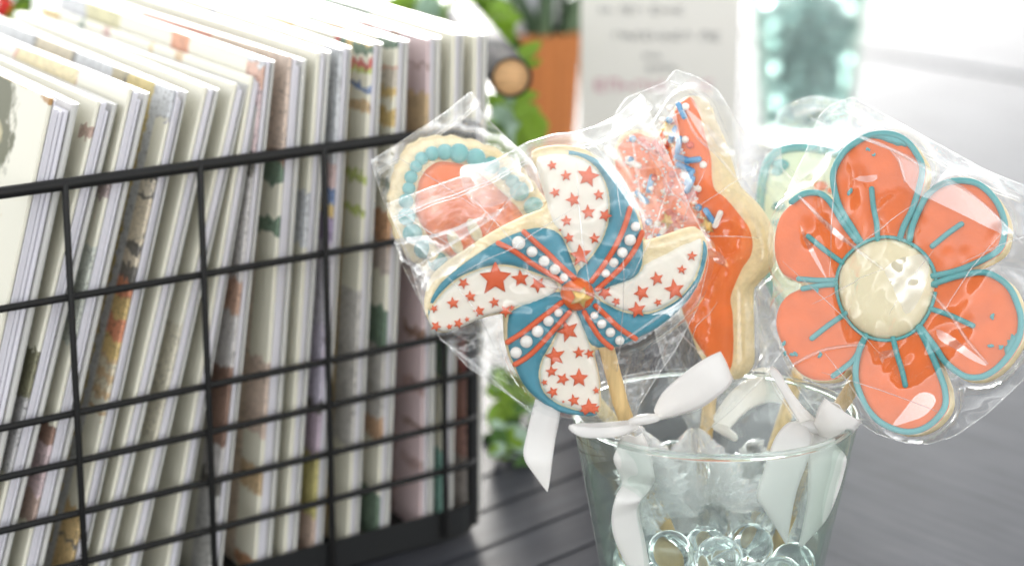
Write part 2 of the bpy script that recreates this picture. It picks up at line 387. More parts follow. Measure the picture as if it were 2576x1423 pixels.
# white runner lying on the right top under the far tumbler
def runner():
    m, n, b = new_mat('white linen'); b.inputs['Base Color'].default_value = (.86, .86, .85, 1); b.inputs['Roughness'].default_value = .8
    cs = [at_z(*p, 0) for p in ((1826, 392), (2190, 372), (2262, -60), (1836, -60))]; v = []; f = []; N = 40
    for i in range(N + 1):
        for j in range(N + 1):
            a, c = i / N, j / N; p = (cs[0] * (1 - a) + cs[1] * a) * (1 - c) + (cs[3] * (1 - a) + cs[2] * a) * c
            v.append((p.x, p.y, .0022 + .0009 * math.sin(a * 17 + c * 5) * math.sin(c * 23 + a * 3)))
    for i in range(N):
        for j in range(N): k = i * (N + 1) + j; f.append((k, k + N + 1, k + N + 2, k + 1))
    o = link('table_runner', mesh('table_runner', v, f), m); md = o.modifiers.new('thickness', 'SOLIDIFY'); md.thickness = .0012
    tag(o, 'overexposed white cloth lying under the blurred background tumbler', 'table runner')
#runner()
for tb, cs in ((table, [(-.9, .15), (-.15, .15), (-1.0, 1.6), (-.1, 1.6)]), (far, [(.45, .6), (1.2, .8), (.5, 1.8), (1.4, 2.0)])):
    for c in cs:
        link('leg', box_mesh('leg', (.05, .05, .722), .003), M['tray'], tb, smooth=False, matrix=Matrix.Translation((c[0], c[1], -.0355 - .3615)))

# ================================================================== wire rack with greeting cards
zr = .0112
G1 = at_z(1226, 1259, zr); G0 = at_z(0, 1584, zr)
fdir = (G1 - G0); fdir.z = 0; fdir.normalize()           # along the rack's near side, away to the right
fn = Vector((fdir.y, -fdir.x, 0))                        # towards the camera
if fn.y > 0: fn = -fn
def on_face(u, v, off=0.0): return on_plane(u, v, G0 - fn * off, fn)
rack = root('wire_rack', 'black wire rack with wood capped handle full of greeting cards', 'rack')
corner = on_face(1229, 1259); corner.z = 0
LW, DW = .40, .225                                       # length along the face, depth
back = -fn
def rk(s, t, z): return Vector((corner.x, corner.y, 0)) - fdir * s + back * t + Vector((0, 0, z))
def rounded_loop(z, rad=.012, inset=0, n=6):
    pts = []
    cs = [((LW - rad, rad), math.pi, 1.5 * math.pi)]
    def arc(cx, cy, a0):
        for i in range(n + 1):
            a = a0 + i * math.pi / 2 / n; yield cx + math.cos(a) * (rad - inset), cy + math.sin(a) * (rad - inset)
    for (cx, cy, a0) in ((rad, rad, math.pi), (LW - rad, rad, 1.5 * math.pi), (LW - rad, DW - rad, 0), (rad, DW - rad, math.pi / 2)):
        for s, t in arc(cx, cy, a0): pts.append(rk(s, t, z))
    return pts
wire_v = [318, 568, 825, 932, 1046, 1157]
for i, v in enumerate(wire_v):
    z = on_face(1226, v).z; rad = .0019 if i == 0 else .00118
    L = rounded_loop(z); L = L + [L[0], L[1]]
    tube('rim_wire' if i == 0 else 'wire', L, rad, M['wire'], rack, ends=False, seg=8)
ztop = on_face(1226, 318).z
def vwire(s, t, off): 
    p = rk(s, t, 0) ; tube('upright_wire', [p + Vector((0, 0, .003)) , p + Vector((0, 0, ztop))], .00105, M['wire'], rack, seg=8)
ss = []
for u, v in ((185, 956), (517, 929), (820, 867), (1113, 1000)):
    q = on_face(u, v); s = (Vector((corner.x, corner.y, 0)) - Vector((q.x, q.y, 0))).dot(fdir); ss.append(s)
ss = sorted(ss); st = (ss[-1] - ss[0]) / 3
for s in ss + [ss[-1] + st, ss[-1] + 2 * st]:
    if s < LW - .01: vwire(s, -.0011 if False else -.0012, 0)
    if s < LW - .01: vwire(s, DW + .0012, 0)
for t in (.05, .11, .17): vwire(-.0012, t, 0)
for s, t in ((0.004, .004), (0.004, DW - .004)):
    p = rk(s, t, 0)
    link('corner_post', box_mesh('corner_post', (.0035, .003, ztop - .002), .0005), M['tray'], rack, smooth=False,
         matrix=Matrix.Translation(p + Vector((0, 0, ztop / 2 + .001))) @ Matrix.Rotation(math.atan2(fdir.y, fdir.x), 4, 'Z'))
# tray
def tray():
    bm = bmesh.new(); o = rounded_loop(0, .014); i = rounded_loop(0, .014, .0012)
    n = len(o); rings = [[bm.verts.new(p + Vector((0, 0, z))) for p in L] for L, z in ((o, .001), (o, zr), (i, zr), (i, .003))]
    for a, b in zip(rings, rings[1:]):
        for k in range(n): bm.faces.new((a[k], a[(k + 1) % n], b[(k + 1) % n], b[k]))
    bm.faces.new(rings[-1]); bm.faces.new(rings[0][::-1]); bmesh.ops.recalc_face_normals(bm, faces=bm.faces)
    me = bpy.data.meshes.new('tray'); bm.to_mesh(me); bm.free(); return link('tray', me, M['tray'], rack, smooth=False)
tray()
# handle along the rack's far end
hc = P(1286, 196, .795); hd = (back * .86 + fdir * .5).normalized()
hr = 53 / FPX * .795
hm = Matrix.Translation(hc) @ (-hd).to_track_quat('Z', 'Y').to_matrix().to_4x4()
hb = lathe('handle_tube', [(hr * .88, -.003), (hr * .88, 0), (hr * .94, .0006), (hr, 0), (hr, -.17), (hr * .8, -.172), (0.0001, -.172)], M['handle'], rack, matrix=hm)
lathe('wood_cap', [(.0001, -.0006), (hr * .84, -.0006), (hr * .875, -.0015), (hr * .875, -.004)], M['wood'], hb)
for k in (.03, .14):
    p = hc + hd * k; tube('handle_bracket', [p, Vector((p.x, p.y, ztop)) + fdir * -.012, rk(0, .05 + k, ztop - .01)], .0011, M['wire'], rack)

# ---- greeting cards
CA = R(30); Wd = Vector((-math.sin(CA), math.cos(CA), 0))
def print_mat(name, base, vb, tb, wob=.004, grain=300):
    """Printed card front: bands up the near edge, other bands along the top. Object space: x along the card, z up (metres)."""
    m, n, b = new_mat(name); L = n.links.new
    tc = add(n, 'ShaderNodeTexCoord'); sp = add(n, 'ShaderNodeSeparateXYZ'); L(tc.outputs['Object'], sp.inputs[0])
    ns = add(n, 'ShaderNodeTexNoise'); ns.inputs['Scale'].default_value = grain; ns.inputs['Detail'].default_value = 3; L(tc.outputs['Object'], ns.inputs['Vector'])
    def ramp(axis, stops, length):
        r = add(n, 'ShaderNodeValToRGB'); r.color_ramp.interpolation = 'CONSTANT'; e = r.color_ramp.elements
        while len(e) > 1: e.remove(e[0])
        e[0].position = 0; e[0].color = (*base, 1)
        for p, c in stops[:30]:
            x = e.new(min(max(p, .001), .999)); x.color = (*c, 1)
        a = add(n, 'ShaderNodeMath', operation='MULTIPLY_ADD'); a.inputs[1].default_value = wob * 2; a.inputs[2].default_value = -wob
        L(ns.outputs[0], a.inputs[0]); s = add(n, 'ShaderNodeMath', operation='ADD'); L(sp.outputs[axis], s.inputs[0]); L(a.outputs[0], s.inputs[1])
        d = add(n, 'ShaderNodeMath', operation='DIVIDE'); d.inputs[1].default_value = length; L(s.outputs[0], d.inputs[0]); L(d.outputs[0], r.inputs[0]); return r
    r1 = ramp(2, vb, .18); r2 = ramp(0, tb, .22)
    c = add(n, 'ShaderNodeMath', operation='GREATER_THAN'); c.inputs[1].default_value = .016; L(sp.outputs[0], c.inputs[0])
    mxx = add(n, 'ShaderNodeMix', data_type='RGBA'); L(c.outputs[0], mxx.inputs[0]); L(r1.outputs[0], mxx.inputs[6]); L(r2.outputs[0], mxx.inputs[7])
    # fine ink lines inside the printed areas only
    n2 = add(n, 'ShaderNodeTexNoise'); n2.inputs['Scale'].default_value = 260; n2.inputs['Detail'].default_value = 2; n2.inputs['Distortion'].default_value = 1.5; L(tc.outputs['Object'], n2.inputs['Vector'])
    s1 = add(n, 'ShaderNodeMath', operation='SUBTRACT'); s1.inputs[1].default_value = .5; L(n2.outputs[0], s1.inputs[0]); a1 = add(n, 'ShaderNodeMath', operation='ABSOLUTE'); L(s1.outputs[0], a1.inputs[0])
    l1 = add(n, 'ShaderNodeMapRange'); l1.inputs[1].default_value = .008; l1.inputs[2].default_value = .03; l1.inputs[3].default_value = .38; l1.inputs[4].default_value = 1; L(a1.outputs[0], l1.inputs[0])
    vs_ = add(n, 'ShaderNodeVectorMath', operation='DISTANCE'); vs_.inputs[1].default_value = base; L(mxx.outputs[2], vs_.inputs[0])
    g1 = add(n, 'ShaderNodeMath', operation='GREATER_THAN'); g1.inputs[1].default_value = .04; L(vs_.outputs['Value'], g1.inputs[0])
    bl = add(n, 'ShaderNodeMix'); bl.inputs[2].default_value = 1.0; L(g1.outputs[0], bl.inputs[0]); L(l1.outputs[0], bl.inputs[3])
    sc3 = add(n, 'ShaderNodeVectorMath', operation='SCALE'); L(mxx.outputs[2], sc3.inputs[0]); L(bl.outputs[0], sc3.inputs['Scale'])
    L(sc3.outputs[0], b.inputs['Base Color']); b.inputs['Roughness'].default_value = .5
    return m
CREAM = (.80, .78, .655); PALE = (.66, .68, .70); TAN = (.62, .42, .2); BLK = (.05, .045, .04); ORA = (.72, .2, .06); YEL = (.72, .5, .14)
GRN = (.05, .16, .09); PINK = (.66, .5, .53); BRN = (.22, .08, .04); LIME = (.5, .6, .12); RED = (.6, .05, .05); BLU = (.08, .2, .5); OLV = (.12, .12, .035); GREY = (.45, .45, .47)
def bands(*a): return [(a[i], a[i + 1]) for i in range(0, len(a), 2)]
prints = [
 ('cream', CREAM, [], []),
]
cards_data = [
 # T corner, envelope corner, sleeve corner, low point on the edge, vertical bands, top bands, label
 ((125,247),(163,283),(203,262),(0,830), bands(), bands(), 'front card with olive and tan mushroom drawing and browned corner, nearest in the rack'),
 ((244,255),(260,270),(299,263),(0,1274), bands(.0,CREAM,.30,GREY,.42,OLV,.5,CREAM,.845,(.45,.28,.22),.865,CREAM), bands(.15,CREAM,.60,(.35,.38,.3),.64,RED,.67,CREAM,.8,(.7,.7,.45)), 'cream greeting card, second from the front, pink spot high on its edge'),
 ((325,223),(344,244),(380,235),(57,1415), bands(.0,PINK,.05,CREAM,.2,(.45,.3,.25),.25,PINK,.33,BRN,.36,CREAM,.5,(.6,.65,.58),.66,CREAM,.74,(.4,.3,.3),.77,CREAM), bands(.0,CREAM,.22,RED,.225,(.78,.65,.32),.5,RED,.505,CREAM,.68,GREY,.7,CREAM), 'greeting card with yellow panel between thin red lines along its top'),
 ((435,226),(442,258),(474,232),(177,1415), bands(.0,(.68,.46,.16),.14,BLK,.145,(.68,.46,.16),.20,CREAM,.36,TAN,.375,CREAM,.39,TAN,.405,(.75,.68,.5),.42,TAN,.435,(.75,.68,.5),.45,TAN,.46,YEL,.49,ORA,.525,YEL,.56,ORA,.59,BLK,.615,(.7,.6,.45),.64,BLK,.65,(.72,.62,.45),.73,BLK,.735,(.74,.66,.52),.76,BLK,.775,CREAM,.86,GREY,.865,PALE), bands(.0,PALE,.1,(.68,.52,.12),.21,BLK,.22,(.45,.38,.2),.28,PALE,.45,BLK,.47,(.7,.6,.4),.65,BLK,.67,PALE), 'greeting card with orange and yellow banded creature drawing down its edge'),
 ((514,219),(522,240),(555,226),(240,1415), bands(.0,CREAM), bands(.0,CREAM), 'plain cream greeting card just left of the second upright wire'),
 ((589,212),(598,238),(627,214),(318,1415), bands(.0,CREAM,.3,(.74,.7,.55),.5,CREAM), bands(.0,CREAM), 'plain cream greeting card, last but one of the leaning ones'),
 ((630,194),(636,218),(640,216),(417,1422), bands(.0,CREAM), bands(.0,CREAM,.28,TAN,.31,CREAM,.4,YEL,.42,CREAM,.6,(.6,.35,.3),.63,CREAM,.72,GRN,.75,CREAM,.85,YEL), 'last leaning greeting card with small flowers along its top, before the gap'),
 ((660,152),(668,165),(694,155),(530,1400), bands(.0,(.6,.6,.58),.08,(.6,.6,.6),.17,BLK,.2,(.62,.6,.6),.26,BRN,.40,(.68,.66,.66),.5,(.55,.3,.2),.56,(.68,.66,.66),.75,BLK,.79,PINK,.9,(.7,.4,.3),.94,PALE), bands(.0,CREAM,.3,(.7,.25,.1),.38,CREAM,.62,(.7,.66,.35),.8,PALE), 'upright greeting card with brown cocoon drawing above its lower corner'),
 ((726,141),(740,158),(774,152),(639,1404), bands(.0,(.66,.3,.12),.03,CREAM,.15,TAN,.2,CREAM,.26,(.72,.55,.45),.40,CREAM,.63,GRN,.66,CREAM,.72,GRN,.76,BRN,.78,(.75,.58,.48)), bands(.0,(.78,.62,.48),.3,(.75,.3,.2),.5,(.72,.35,.25),.6,CREAM), 'greeting card with peach top corner and dark green drop on its edge'),
 ((797,131),(808,155),(835,131),(713,1385), bands(.0,CREAM,.6,PALE,.7,CREAM), bands(.0,CREAM), 'plain white greeting card beside the one with the peach corner'),
 ((855,124),(861,138),(887,113),(784,1366), bands(.0,(.7,.5,.4),.08,(.62,.55,.15),.2,(.55,.42,.55),.28,BLK,.3,(.6,.55,.7),.45,(.68,.66,.75),.6,(.4,.3,.55),.65,YEL,.67,BLU,.7,(.7,.5,.5),.75,PALE), bands(.0,CREAM,.55,(.5,.5,.6),.58,CREAM), 'greeting card with thin purple and yellow strip on its edge'),
 ((931,113),(944,128),(965,110),(872,1359), bands(.0,CREAM,.2,(.6,.58,.55),.5,CREAM,.64,LIME,.66,CREAM,.70,LIME,.72,CREAM,.83,TAN,.85,CREAM,.87,BLU,.88,CREAM,.9,LIME,.91,RED,.925,CREAM,.935,GRN,.95,YEL,.965,RED,.985,YEL), bands(.0,GRN,.04,YEL,.09,GRN,.12,RED,.14,CREAM,.3,YEL,.45,CREAM), 'greeting card with red, yellow and green flower sprig at its top corner'),
 ((995,103),(1006,120),(1032,103),(947,1323), bands(.0,GRN,.1,CREAM,.2,(.55,.3,.15),.24,(.6,.58,.55),.38,GRN,.46,CREAM,.52,(.6,.5,.45),.58,(.62,.3,.12),.64,CREAM,.68,GRN,.7,CREAM,.8,YEL,.83,CREAM,.85,YEL,.87,(.7,.63,.52),.9,(.6,.3,.2),.91,CREAM,.94,GRN,.97,TAN), bands(.0,CREAM,.2,TAN,.3,GRN,.35,CREAM,.5,YEL,.6,CREAM), 'greeting card with banded gold, cream and dark green drawing on its edge'),
 ((1074,99),(1086,116),(1113,95),(1056,1306), bands(.0,PINK,.12,(.45,.28,.28),.14,PINK,.2,BRN,.21,PINK,.27,(.5,.3,.3),.3,PINK,.38,BRN,.4,PINK,.5,(.45,.3,.35),.52,PINK,.75,TAN,.85,PINK,.9,(.4,.25,.25),.91,PINK), bands(.0,PINK,.1,BRN,.13,PINK,.2,(.4,.15,.12),.25,PINK,.4,(.4,.3,.3),.42,PINK,.6,(.5,.4,.45),.62,PINK), 'pale pink greeting card with brown curling line drawing'),
 ((1138,85),(1144,100),(1170,85),(1111,1295), bands(.0,(.2,.5,.42),.15,CREAM,.3,GRN,.42,CREAM), bands(.0,CREAM,.32,GRN,.6,CREAM), 'white greeting card near the right end with green marks low on its edge'),
 ((1192,90),(1203,104),(1230,80),(1178,1276), bands(.0,(.55,.5,.48),.12,(.6,.3,.25),.3,(.72,.2,.2),.46,(.7,.6,.58),.55,CREAM), bands(.0,CREAM), 'greeting card at the right end with red band on its edge'),
]
def round_slab(name, p0, row, wvec, up, a, b, width, z0, z1, r_front, m, parent, inset=0.0):
    """Slab between row offsets a..b, its near edge rounded; p0 = lower near corner on the rack's face, up = slanted edge."""
    th = b - a; prof = []
    rf = min(r_front, th * .5)
    prof += [(a, width)]
    for i in range(5): t = math.pi + i * math.pi / 8; prof.append((a + rf + math.cos(t) * rf, inset + rf + math.sin(t) * rf))
    for i in range(5): t = 1.5 * math.pi + i * math.pi / 8; prof.append((b - rf + math.cos(t) * rf, inset + rf + math.sin(t) * rf))
    prof += [(b, width)]
    v = []; n = len(prof)
    for L in (z0, z1):
        for (s, t) in prof: v.append(p0 + row * s + wvec * t + up * L)
    f = [(i, (i + 1) % n, n + (i + 1) % n, n + i) for i in range(n)] + [tuple(range(n))[::-1], tuple(range(n, 2 * n))]
    return v, f
def mute(bs): return [(p, tuple(c_ * .78 + .22 * k_ for c_, k_ in zip(c, (.66, .63, .56))) if c not in (CREAM, PALE) else c) for p, c in bs]
for ci, (T, E, S, Bp, vb, tb, lab) in enumerate(cards_data):
    vb, tb = mute(vb), mute(tb)
    off = .0045
    Tw, Bw = on_face(*T, off), on_face(*Bp, off); e = (Tw - Bw); up = e / e.z      # per metre of height
    p0 = Tw - up * (Tw.z - .0042)
    H = (Tw.z - .0042)
    Ew, Sw = on_face(*E, off), on_face(*S, off)
    s_e = max((Ew - Tw).dot(fdir), .0034); s_s = max((Sw - Tw).dot(fdir), s_e + .0008)
    s_e -= up.dot(fdir) * (Ew.z - Tw.z); s_s -= up.dot(fdir) * (Sw.z - Tw.z)
    wa = CA + R(rnd.uniform(-1.2, 1.2)) + (R(-3) if ci > 9 else 0); wv = Vector((-math.sin(wa), math.cos(wa), 0))
    # object frame: x along the card, y along the row, z up
    mw = Matrix.Translation(p0) @ Matrix((wv, Vector((0, 0, 1)).cross(wv), Vector((0, 0, 1)))).transposed().to_4x4(); inv = mw.inverted()
    c = root('greeting_card', lab, 'greeting card', 'greeting cards standing in the wire rack', mw)
    def part(name, a, b, width, z1, m, rf=.0006, inset=0):
        v, f = round_slab(name, p0, fdir, wv, up, a, b, width, 0 if inset == 0 else .001, z1, rf, m, c, inset)
        o = link(name, mesh(name, [inv @ q for q in v], f), m, c, smooth=False); return o
    pm = print_mat('card print', CREAM if ci != 13 else PINK, vb, tb)
    if ci == 0:
        n = pm.node_tree; b_ = n.nodes['Principled BSDF']; L = n.links.new
        tc = add(n, 'ShaderNodeTexCoord'); cur = None
        col = add(n, 'ShaderNodeRGB'); col.outputs[0].default_value = (*CREAM, 1); cur = col.outputs[0]
        nz = add(n, 'ShaderNodeTexNoise'); nz.inputs['Scale'].default_value = 70; nz.inputs['Detail'].default_value = 7; nz.inputs['Roughness'].default_value = .65; L(tc.outputs['Object'], nz.inputs['Vector'])
        for (x, z, rx, rz, cc) in ((.060, .148, .026, .022, (.09, .095, .03)), (.052, .150, .010, .005, (.5, .45, .25)), (.046, .139, .009, .004, (.62, .52, .3)), (.056, .141, .006, .010, (.35, .33, .16)), (.062, .147, .012, .010, (.45, .42, .2)), (.070, .128, .035, .013, (.62, .46, .26)), (.075, .108, .03, .008, (.68, .55, .35)),
                                   (.0, H, .016, .0025, (.45, .26, .1)), (.03, H + .002, .05, .0022, (.55, .38, .15)), (.055, .090, .025, .010, (.55, .36, .16)), (.036, .095, .008, .010, (.74, .62, .42)), (.045, .06, .03, .03, (.24, .26, .18)), (.03, .078, .010, .012, (.7, .6, .42))):
            s_ = add(n, 'ShaderNodeVectorMath', operation='SUBTRACT'); s_.inputs[1].default_value = (x, 0, z); L(tc.outputs['Object'], s_.inputs[0])
            m_ = add(n, 'ShaderNodeVectorMath', operation='MULTIPLY'); m_.inputs[1].default_value = (1 / rx, 0, 1 / rz); L(s_.outputs[0], m_.inputs[0])
            l_ = add(n, 'ShaderNodeVectorMath', operation='LENGTH'); L(m_.outputs[0], l_.inputs[0])
            q_ = add(n, 'ShaderNodeMath', operation='MULTIPLY_ADD'); q_.inputs[1].default_value = 1.6; L(nz.outputs[0], q_.inputs[0]); L(l_.outputs['Value'], q_.inputs[2])
            r_ = add(n, 'ShaderNodeMapRange'); r_.inputs[1].default_value = 1.75; r_.inputs[2].default_value = 1.9; r_.inputs[3].default_value = 1; r_.inputs[4].default_value = 0; L(q_.outputs[0], r_.inputs[0])
            x_ = add(n, 'ShaderNodeMix', data_type='RGBA'); L(r_.outputs[0], x_.inputs[0]); L(cur, x_.inputs[6]); x_.inputs[7].default_value = (*cc, 1); cur = x_.outputs[2]
        L(cur, b_.inputs['Base Color'])
    W_ = .205
    part('card_front', 0, .0014, W_, H, pm, .0005)
    part('card_back', .0017, .0023, W_ - .001, H - .0008, M['env'], .0003)
    sm_ = (s_e + .0026) / 2
    part('envelope', .0026, sm_ if s_e > .0045 else s_e, W_ - .004, H - (Tw.z - Ew.z) + .001 if Ew.z < Tw.z else H - .004, M['env'], .0003, .0012)
    if s_e > .0045: part('envelope', sm_ + .0003, s_e, W_ - .004, H - (Tw.z - Ew.z) if Ew.z < Tw.z else H - .004, M['env'], .0004, .0015)
    if s_s - s_e > .0036:
        part('sleeve', s_e + .0003, s_e + (s_s - s_e) * .42, W_ - .003, min(H, H + (Sw.z - Tw.z)) - .002, M['env'], .0006, .0014)
        s_e += (s_s - s_e) * .42
    part('sleeve', s_e + .0004, s_s, W_ - .001, min(H, H + (Sw.z - Tw.z)) if Sw.z < Tw.z + .006 else H, M['sleeve'], .002, .0004)

# ================================================================== cookies
def cookie(name, fr, outline, label, cat, thick=.0065, group=None):
    r_ = root(name, label, cat, group, fr.m)
    puff('cookie_base', fr(outline), -.0012, .0012, .0015, .0012, M['dough'], r_, base=-thick, wob=.0002)
    slab_back('cookie_back', fr(outline), -thick, M['dough'], r_)
    return r_
def star_poly(cx, cy, r, rot, inner=.46, n=5, wob=0):
    o = []
    for i in range(2 * n):
        a = rot + i * math.pi / n; q = r * (1 if i % 2 == 0 else inner) * (1 + rnd.uniform(-wob, wob)); o.append((cx + q * math.sin(a), cy + q * math.cos(a)))
    return o
def star_mesh(name, r, h, inner=.46, wob=.08):
    p = star_poly(0, 0, r, 0, inner, wob=wob); bm = bmesh.new()
    lo = [bm.verts.new((x, y, 0)) for x, y in p]; mid = [bm.verts.new((x * .97, y * .97, h * .55)) for x, y in p]; hi = [bm.verts.new((x * .72, y * .72, h)) for x, y in p]; c = bm.verts.new((0, 0, h * 1.12))
    n = len(p)
    for A, B in ((lo, mid), (mid, hi)):
        for i in range(n): bm.faces.new((A[i], B[i], B[(i + 1) % n], A[(i + 1) % n]))
    for i in range(n): bm.faces.new((hi[i], c, hi[(i + 1) % n]))
    bmesh.ops.recalc_face_normals(bm, faces=bm.faces)
    me = bpy.data.meshes.new(name); bm.to_mesh(me); bm.free()
    return me
def put_star(parent, fr, u, v, r, rot, z, m, name='icing_star', h=.0006):
    x, y = fr([(u, v)])[0]; me = star_mesh(name, fr.px(r), h)
    o = link(name, me, m, parent, matrix=Matrix.Translation((x, y, z)) @ Matrix.Rotation(rot, 4, 'Z'))
    return o

# ---- pinwheel cookie
fA = Frame(1450, 738, .572, R(7), R(8))
dough = [(1075,800),(1070,765),(1083,712),(1118,672),(1180,630),(1250,585),(1320,550),(1378,524),(1374,480),(1358,435),(1342,398),(1352,380),(1400,370),(1460,374),(1510,398),(1560,438),(1597,505),(1618,570),(1624,610),(1680,597),(1743,577),(1768,583),(1782,620),(1778,665),(1760,715),(1720,768),(1662,818),(1600,855),(1530,880),(1498,885),(1510,950),(1513,1025),(1500,1042),(1440,1044),(1370,1014),(1320,968),(1288,915),(1273,860),(1270,800),(1258,792),(1200,806),(1130,836),(1095,832)]
pin = cookie('lollipop_cookie', fA, dough, 'pinwheel cookie on a stick, blue and white blades with orange stars', 'cookie', group='iced cookies on sticks in the tumbler')
ZI = -.0002
def icing(nm, pts, m, h=.0015, r=.0016, z0=ZI, parent=None, fr=None, step=.0007, **k):
    return puff(nm, fr(pts), z0, h, r, step, m, parent, base=z0 - .0008, edge_step=.0006, **k)
whites = [
 [(1462,677),(1440,640),(1412,590),(1388,555),(1375,505),(1358,450),(1350,402),(1370,390),(1412,385),(1448,392),(1488,413),(1515,445),(1530,490),(1531,540),(1521,585),(1500,626),(1476,657)],
 [(1078,800),(1086,774),(1112,738),(1152,703),(1203,679),(1258,668),(1308,675),(1358,692),(1398,708),(1402,728),(1378,748),(1338,765),(1300,772),(1258,785),(1218,796),(1178,815),(1132,833),(1100,831),(1084,819)],
 [(1440,780),(1412,820),(1386,870),(1362,910),(1357,950),(1370,986),(1402,1013),(1450,1030),(1488,1038),(1506,1030),(1508,1000),(1507,960),(1501,920),(1489,880),(1472,832),(1456,792)],
 [(1492,730),(1540,715),(1592,697),(1614,674),(1622,662),(1680,635),(1730,610),(1755,598),(1766,604),(1766,640),(1752,690),(1722,735),(1683,765),(1640,784),(1590,786),(1550,775),(1510,752)],
]
for q in whites: icing('white_icing', q, M['white'], .0011, .0018, parent=pin, fr=fA)
blues = [
 [(1452,684),(1477,657),(1502,626),(1522,585),(1532,540),(1531,490),(1516,446),(1489,412),(1452,393),(1408,386),(1412,380),(1442,380),(1482,391),(1522,413),(1552,445),(1582,490),(1602,540),(1616,595),(1618,650),(1610,682),(1588,702),(1540,720),(1498,736),(1470,730),(1455,712)],
 [(1078,796),(1082,760),(1102,720),(1142,680),(1192,644),(1250,607),(1300,584),(1350,573),(1390,577),(1412,592),(1428,625),(1440,658),(1452,688),(1446,712),(1420,724),(1400,706),(1360,692),(1310,674),(1258,666),(1204,677),(1150,702),(1110,737),(1086,772)],
 [(1402,734),(1342,755),(1292,778),(1279,800),(1277,850),(1283,890),(1296,920),(1308,950),(1330,982),(1362,1010),(1402,1034),(1450,1044),(1488,1046),(1502,1040),(1450,1031),(1400,1012),(1370,987),(1357,950),(1362,910),(1384,870),(1410,822),(1436,785),(1440,758),(1425,742)],
 [(1448,775),(1456,800),(1470,835),(1486,866),(1520,876),(1560,869),(1604,850),(1654,824),(1702,786),(1742,740),(1766,690),(1779,640),(1776,614),(1768,606),(1766,640),(1753,690),(1723,736),(1683,767),(1640,786),(1590,788),(1550,777),(1510,755),(1488,742),(1462,752)],
]
for q in blues: icing('blue_icing', q, M['blue'], .0018, .0022, parent=pin, fr=fA)
zb = .0016; zw = .0009
stripes = [zB([(695,262),(800,315),(900,385),(1000,445),(1090,500)]), zB([(855,192),(930,260),(1010,330),(1080,400),(1170,480)]),
           zB([(1515,45),(1480,160),(1420,290),(1350,400),(1275,500)]), zB([(1590,195),(1550,290),(1480,390),(1400,470),(1310,550)]),
           zB([(752,878),(850,815),(940,745),(1020,685),(1090,630)]), zB([(800,1015),(880,965),(960,890),(1050,790),(1140,690)]),
           zB([(1300,650),(1370,715),(1450,790),(1550,855)]), zB([(1230,690),(1270,760),(1330,850),(1400,912)])]
for q in stripes: tube('icing_stripe', path3(fA(q), zb + .0004), fA.px(7), M['redline'], pin, seg=10)
for q, rr in ((zB([(822,260)]), 17), (zB([(905,315)]), 14), (zB([(980,373)]), 14), (zB([(1047,425)]), 14), (zB([(1103,475)]), 11),
             (zB([(1548,160)]), 12), (zB([(1514,243)]), 15), (zB([(1465,320)]), 13.5), (zB([(1413,382)]), 12), (zB([(1363,450)]), 11),
             (zB([(1070,693)]), 11), (zB([(1008,745)]), 13.5), (zB([(940,808)]), 15), (zB([(870,872)]), 16), (zB([(806,940)]), 15),
             (zB([(1293,710)]), 10), (zB([(1338,763)]), 12), (zB([(1392,815)]), 12.5), (zB([(1450,865)]), 12)):
    x, y = fA(q)[0]; link('sugar_pearl', ball_mesh('sugar_pearl', fA.px(rr), 3, .75), M['pearl'], pin, matrix=Matrix.Translation((x, y, zb + fA.px(rr) * .45)))
hx, hy = fA(zB([(1192,582)]))[0]
circ = [(hx + fA.px(43) * math.cos(a), hy + fA.px(42) * math.sin(a)) for a in np.linspace(0, 2 * math.pi, 16, endpoint=False)]
puff('hub', circ, .0012, .0026, .004, .0008, M['orange'], pin, base=.0005, dome=.001)
s_ = link('gold_star', star_mesh('gold_star', fA.px(29), .0011, .5, .05), M['gold'], pin, matrix=Matrix.Translation((hx + fA.px(4), hy - fA.px(3), .0047)) @ Matrix.Rotation(-.35, 4, 'Z'))
stars = [(zA([(x, y)])[0], r, a) for x, y, r, a in ((1283,608,14,.2),(1380,680,15,.1),(1538,685,29,-.2),(1305,800,14,-.9),(1435,850,20,.3),(1615,815,15,.1),(1540,940,20,.1),(1660,960,18,-.4),(1385,1000,16,.1),(1403,1122,15,.2),(1585,1125,15,.1),(1483,1245,29,.1),(1340,1065,4,.5))]
stars += [(zB([(x, y)])[0], r, a) for x, y, r, a in ((680,485,44,.0),(482,515,16,.7),(525,598,16,.1),(418,638,17,.15),(300,672,11,.5),(580,688,16,.2),(675,633,15,.2),(838,485,24,.1),(945,522,22,.6),(312,782,15,.8),(395,785,9,.2),(450,765,14,.9),(505,740,8,.2),(745,688,17,.6),(785,668,8,.2),
          (1360,578,17,.6),(1432,630,12,.3),(1130,810,30,.35),(1052,968,27,.2),(1200,945,16,.1),(1265,952,14,.3),(1030,1062,16,.1),(1100,1110,18,-.4),(1200,1105,26,.0),(1038,1190,16,.4),(1168,1242,17,.2),(1103,1250,4,0),(1308,1180,10,.1),(1265,1285,24,.1),(1235,1300,14,.6),(1300,1295,14,.3),(985,1130,9,.3))]
stars += [(zD([(x, y)])[0], r, a) for x, y, r, a in ((750,395,14,-.1),(678,492,13,-.1),(500,555,19,.2),(392,658,22,.4),(212,718,11,.6),(510,725,11,.4),(628,635,28,.15),(362,778,24,.2),(135,655,18,.5))]
for (u, v), r, a in stars: put_star(pin, fA, u, v, r, a, zw - .0001, M['redline'], h=.0008 if r > 8 else .0005)
def stick(parent, fr, pts, ws):                 # square bamboo stick, pts = world points
    mwi = fr.m.inverted(); q = [mwi @ p for p in pts]
    tube('stick', q, ws, M['stick'], parent, seg=12, flat=.75)
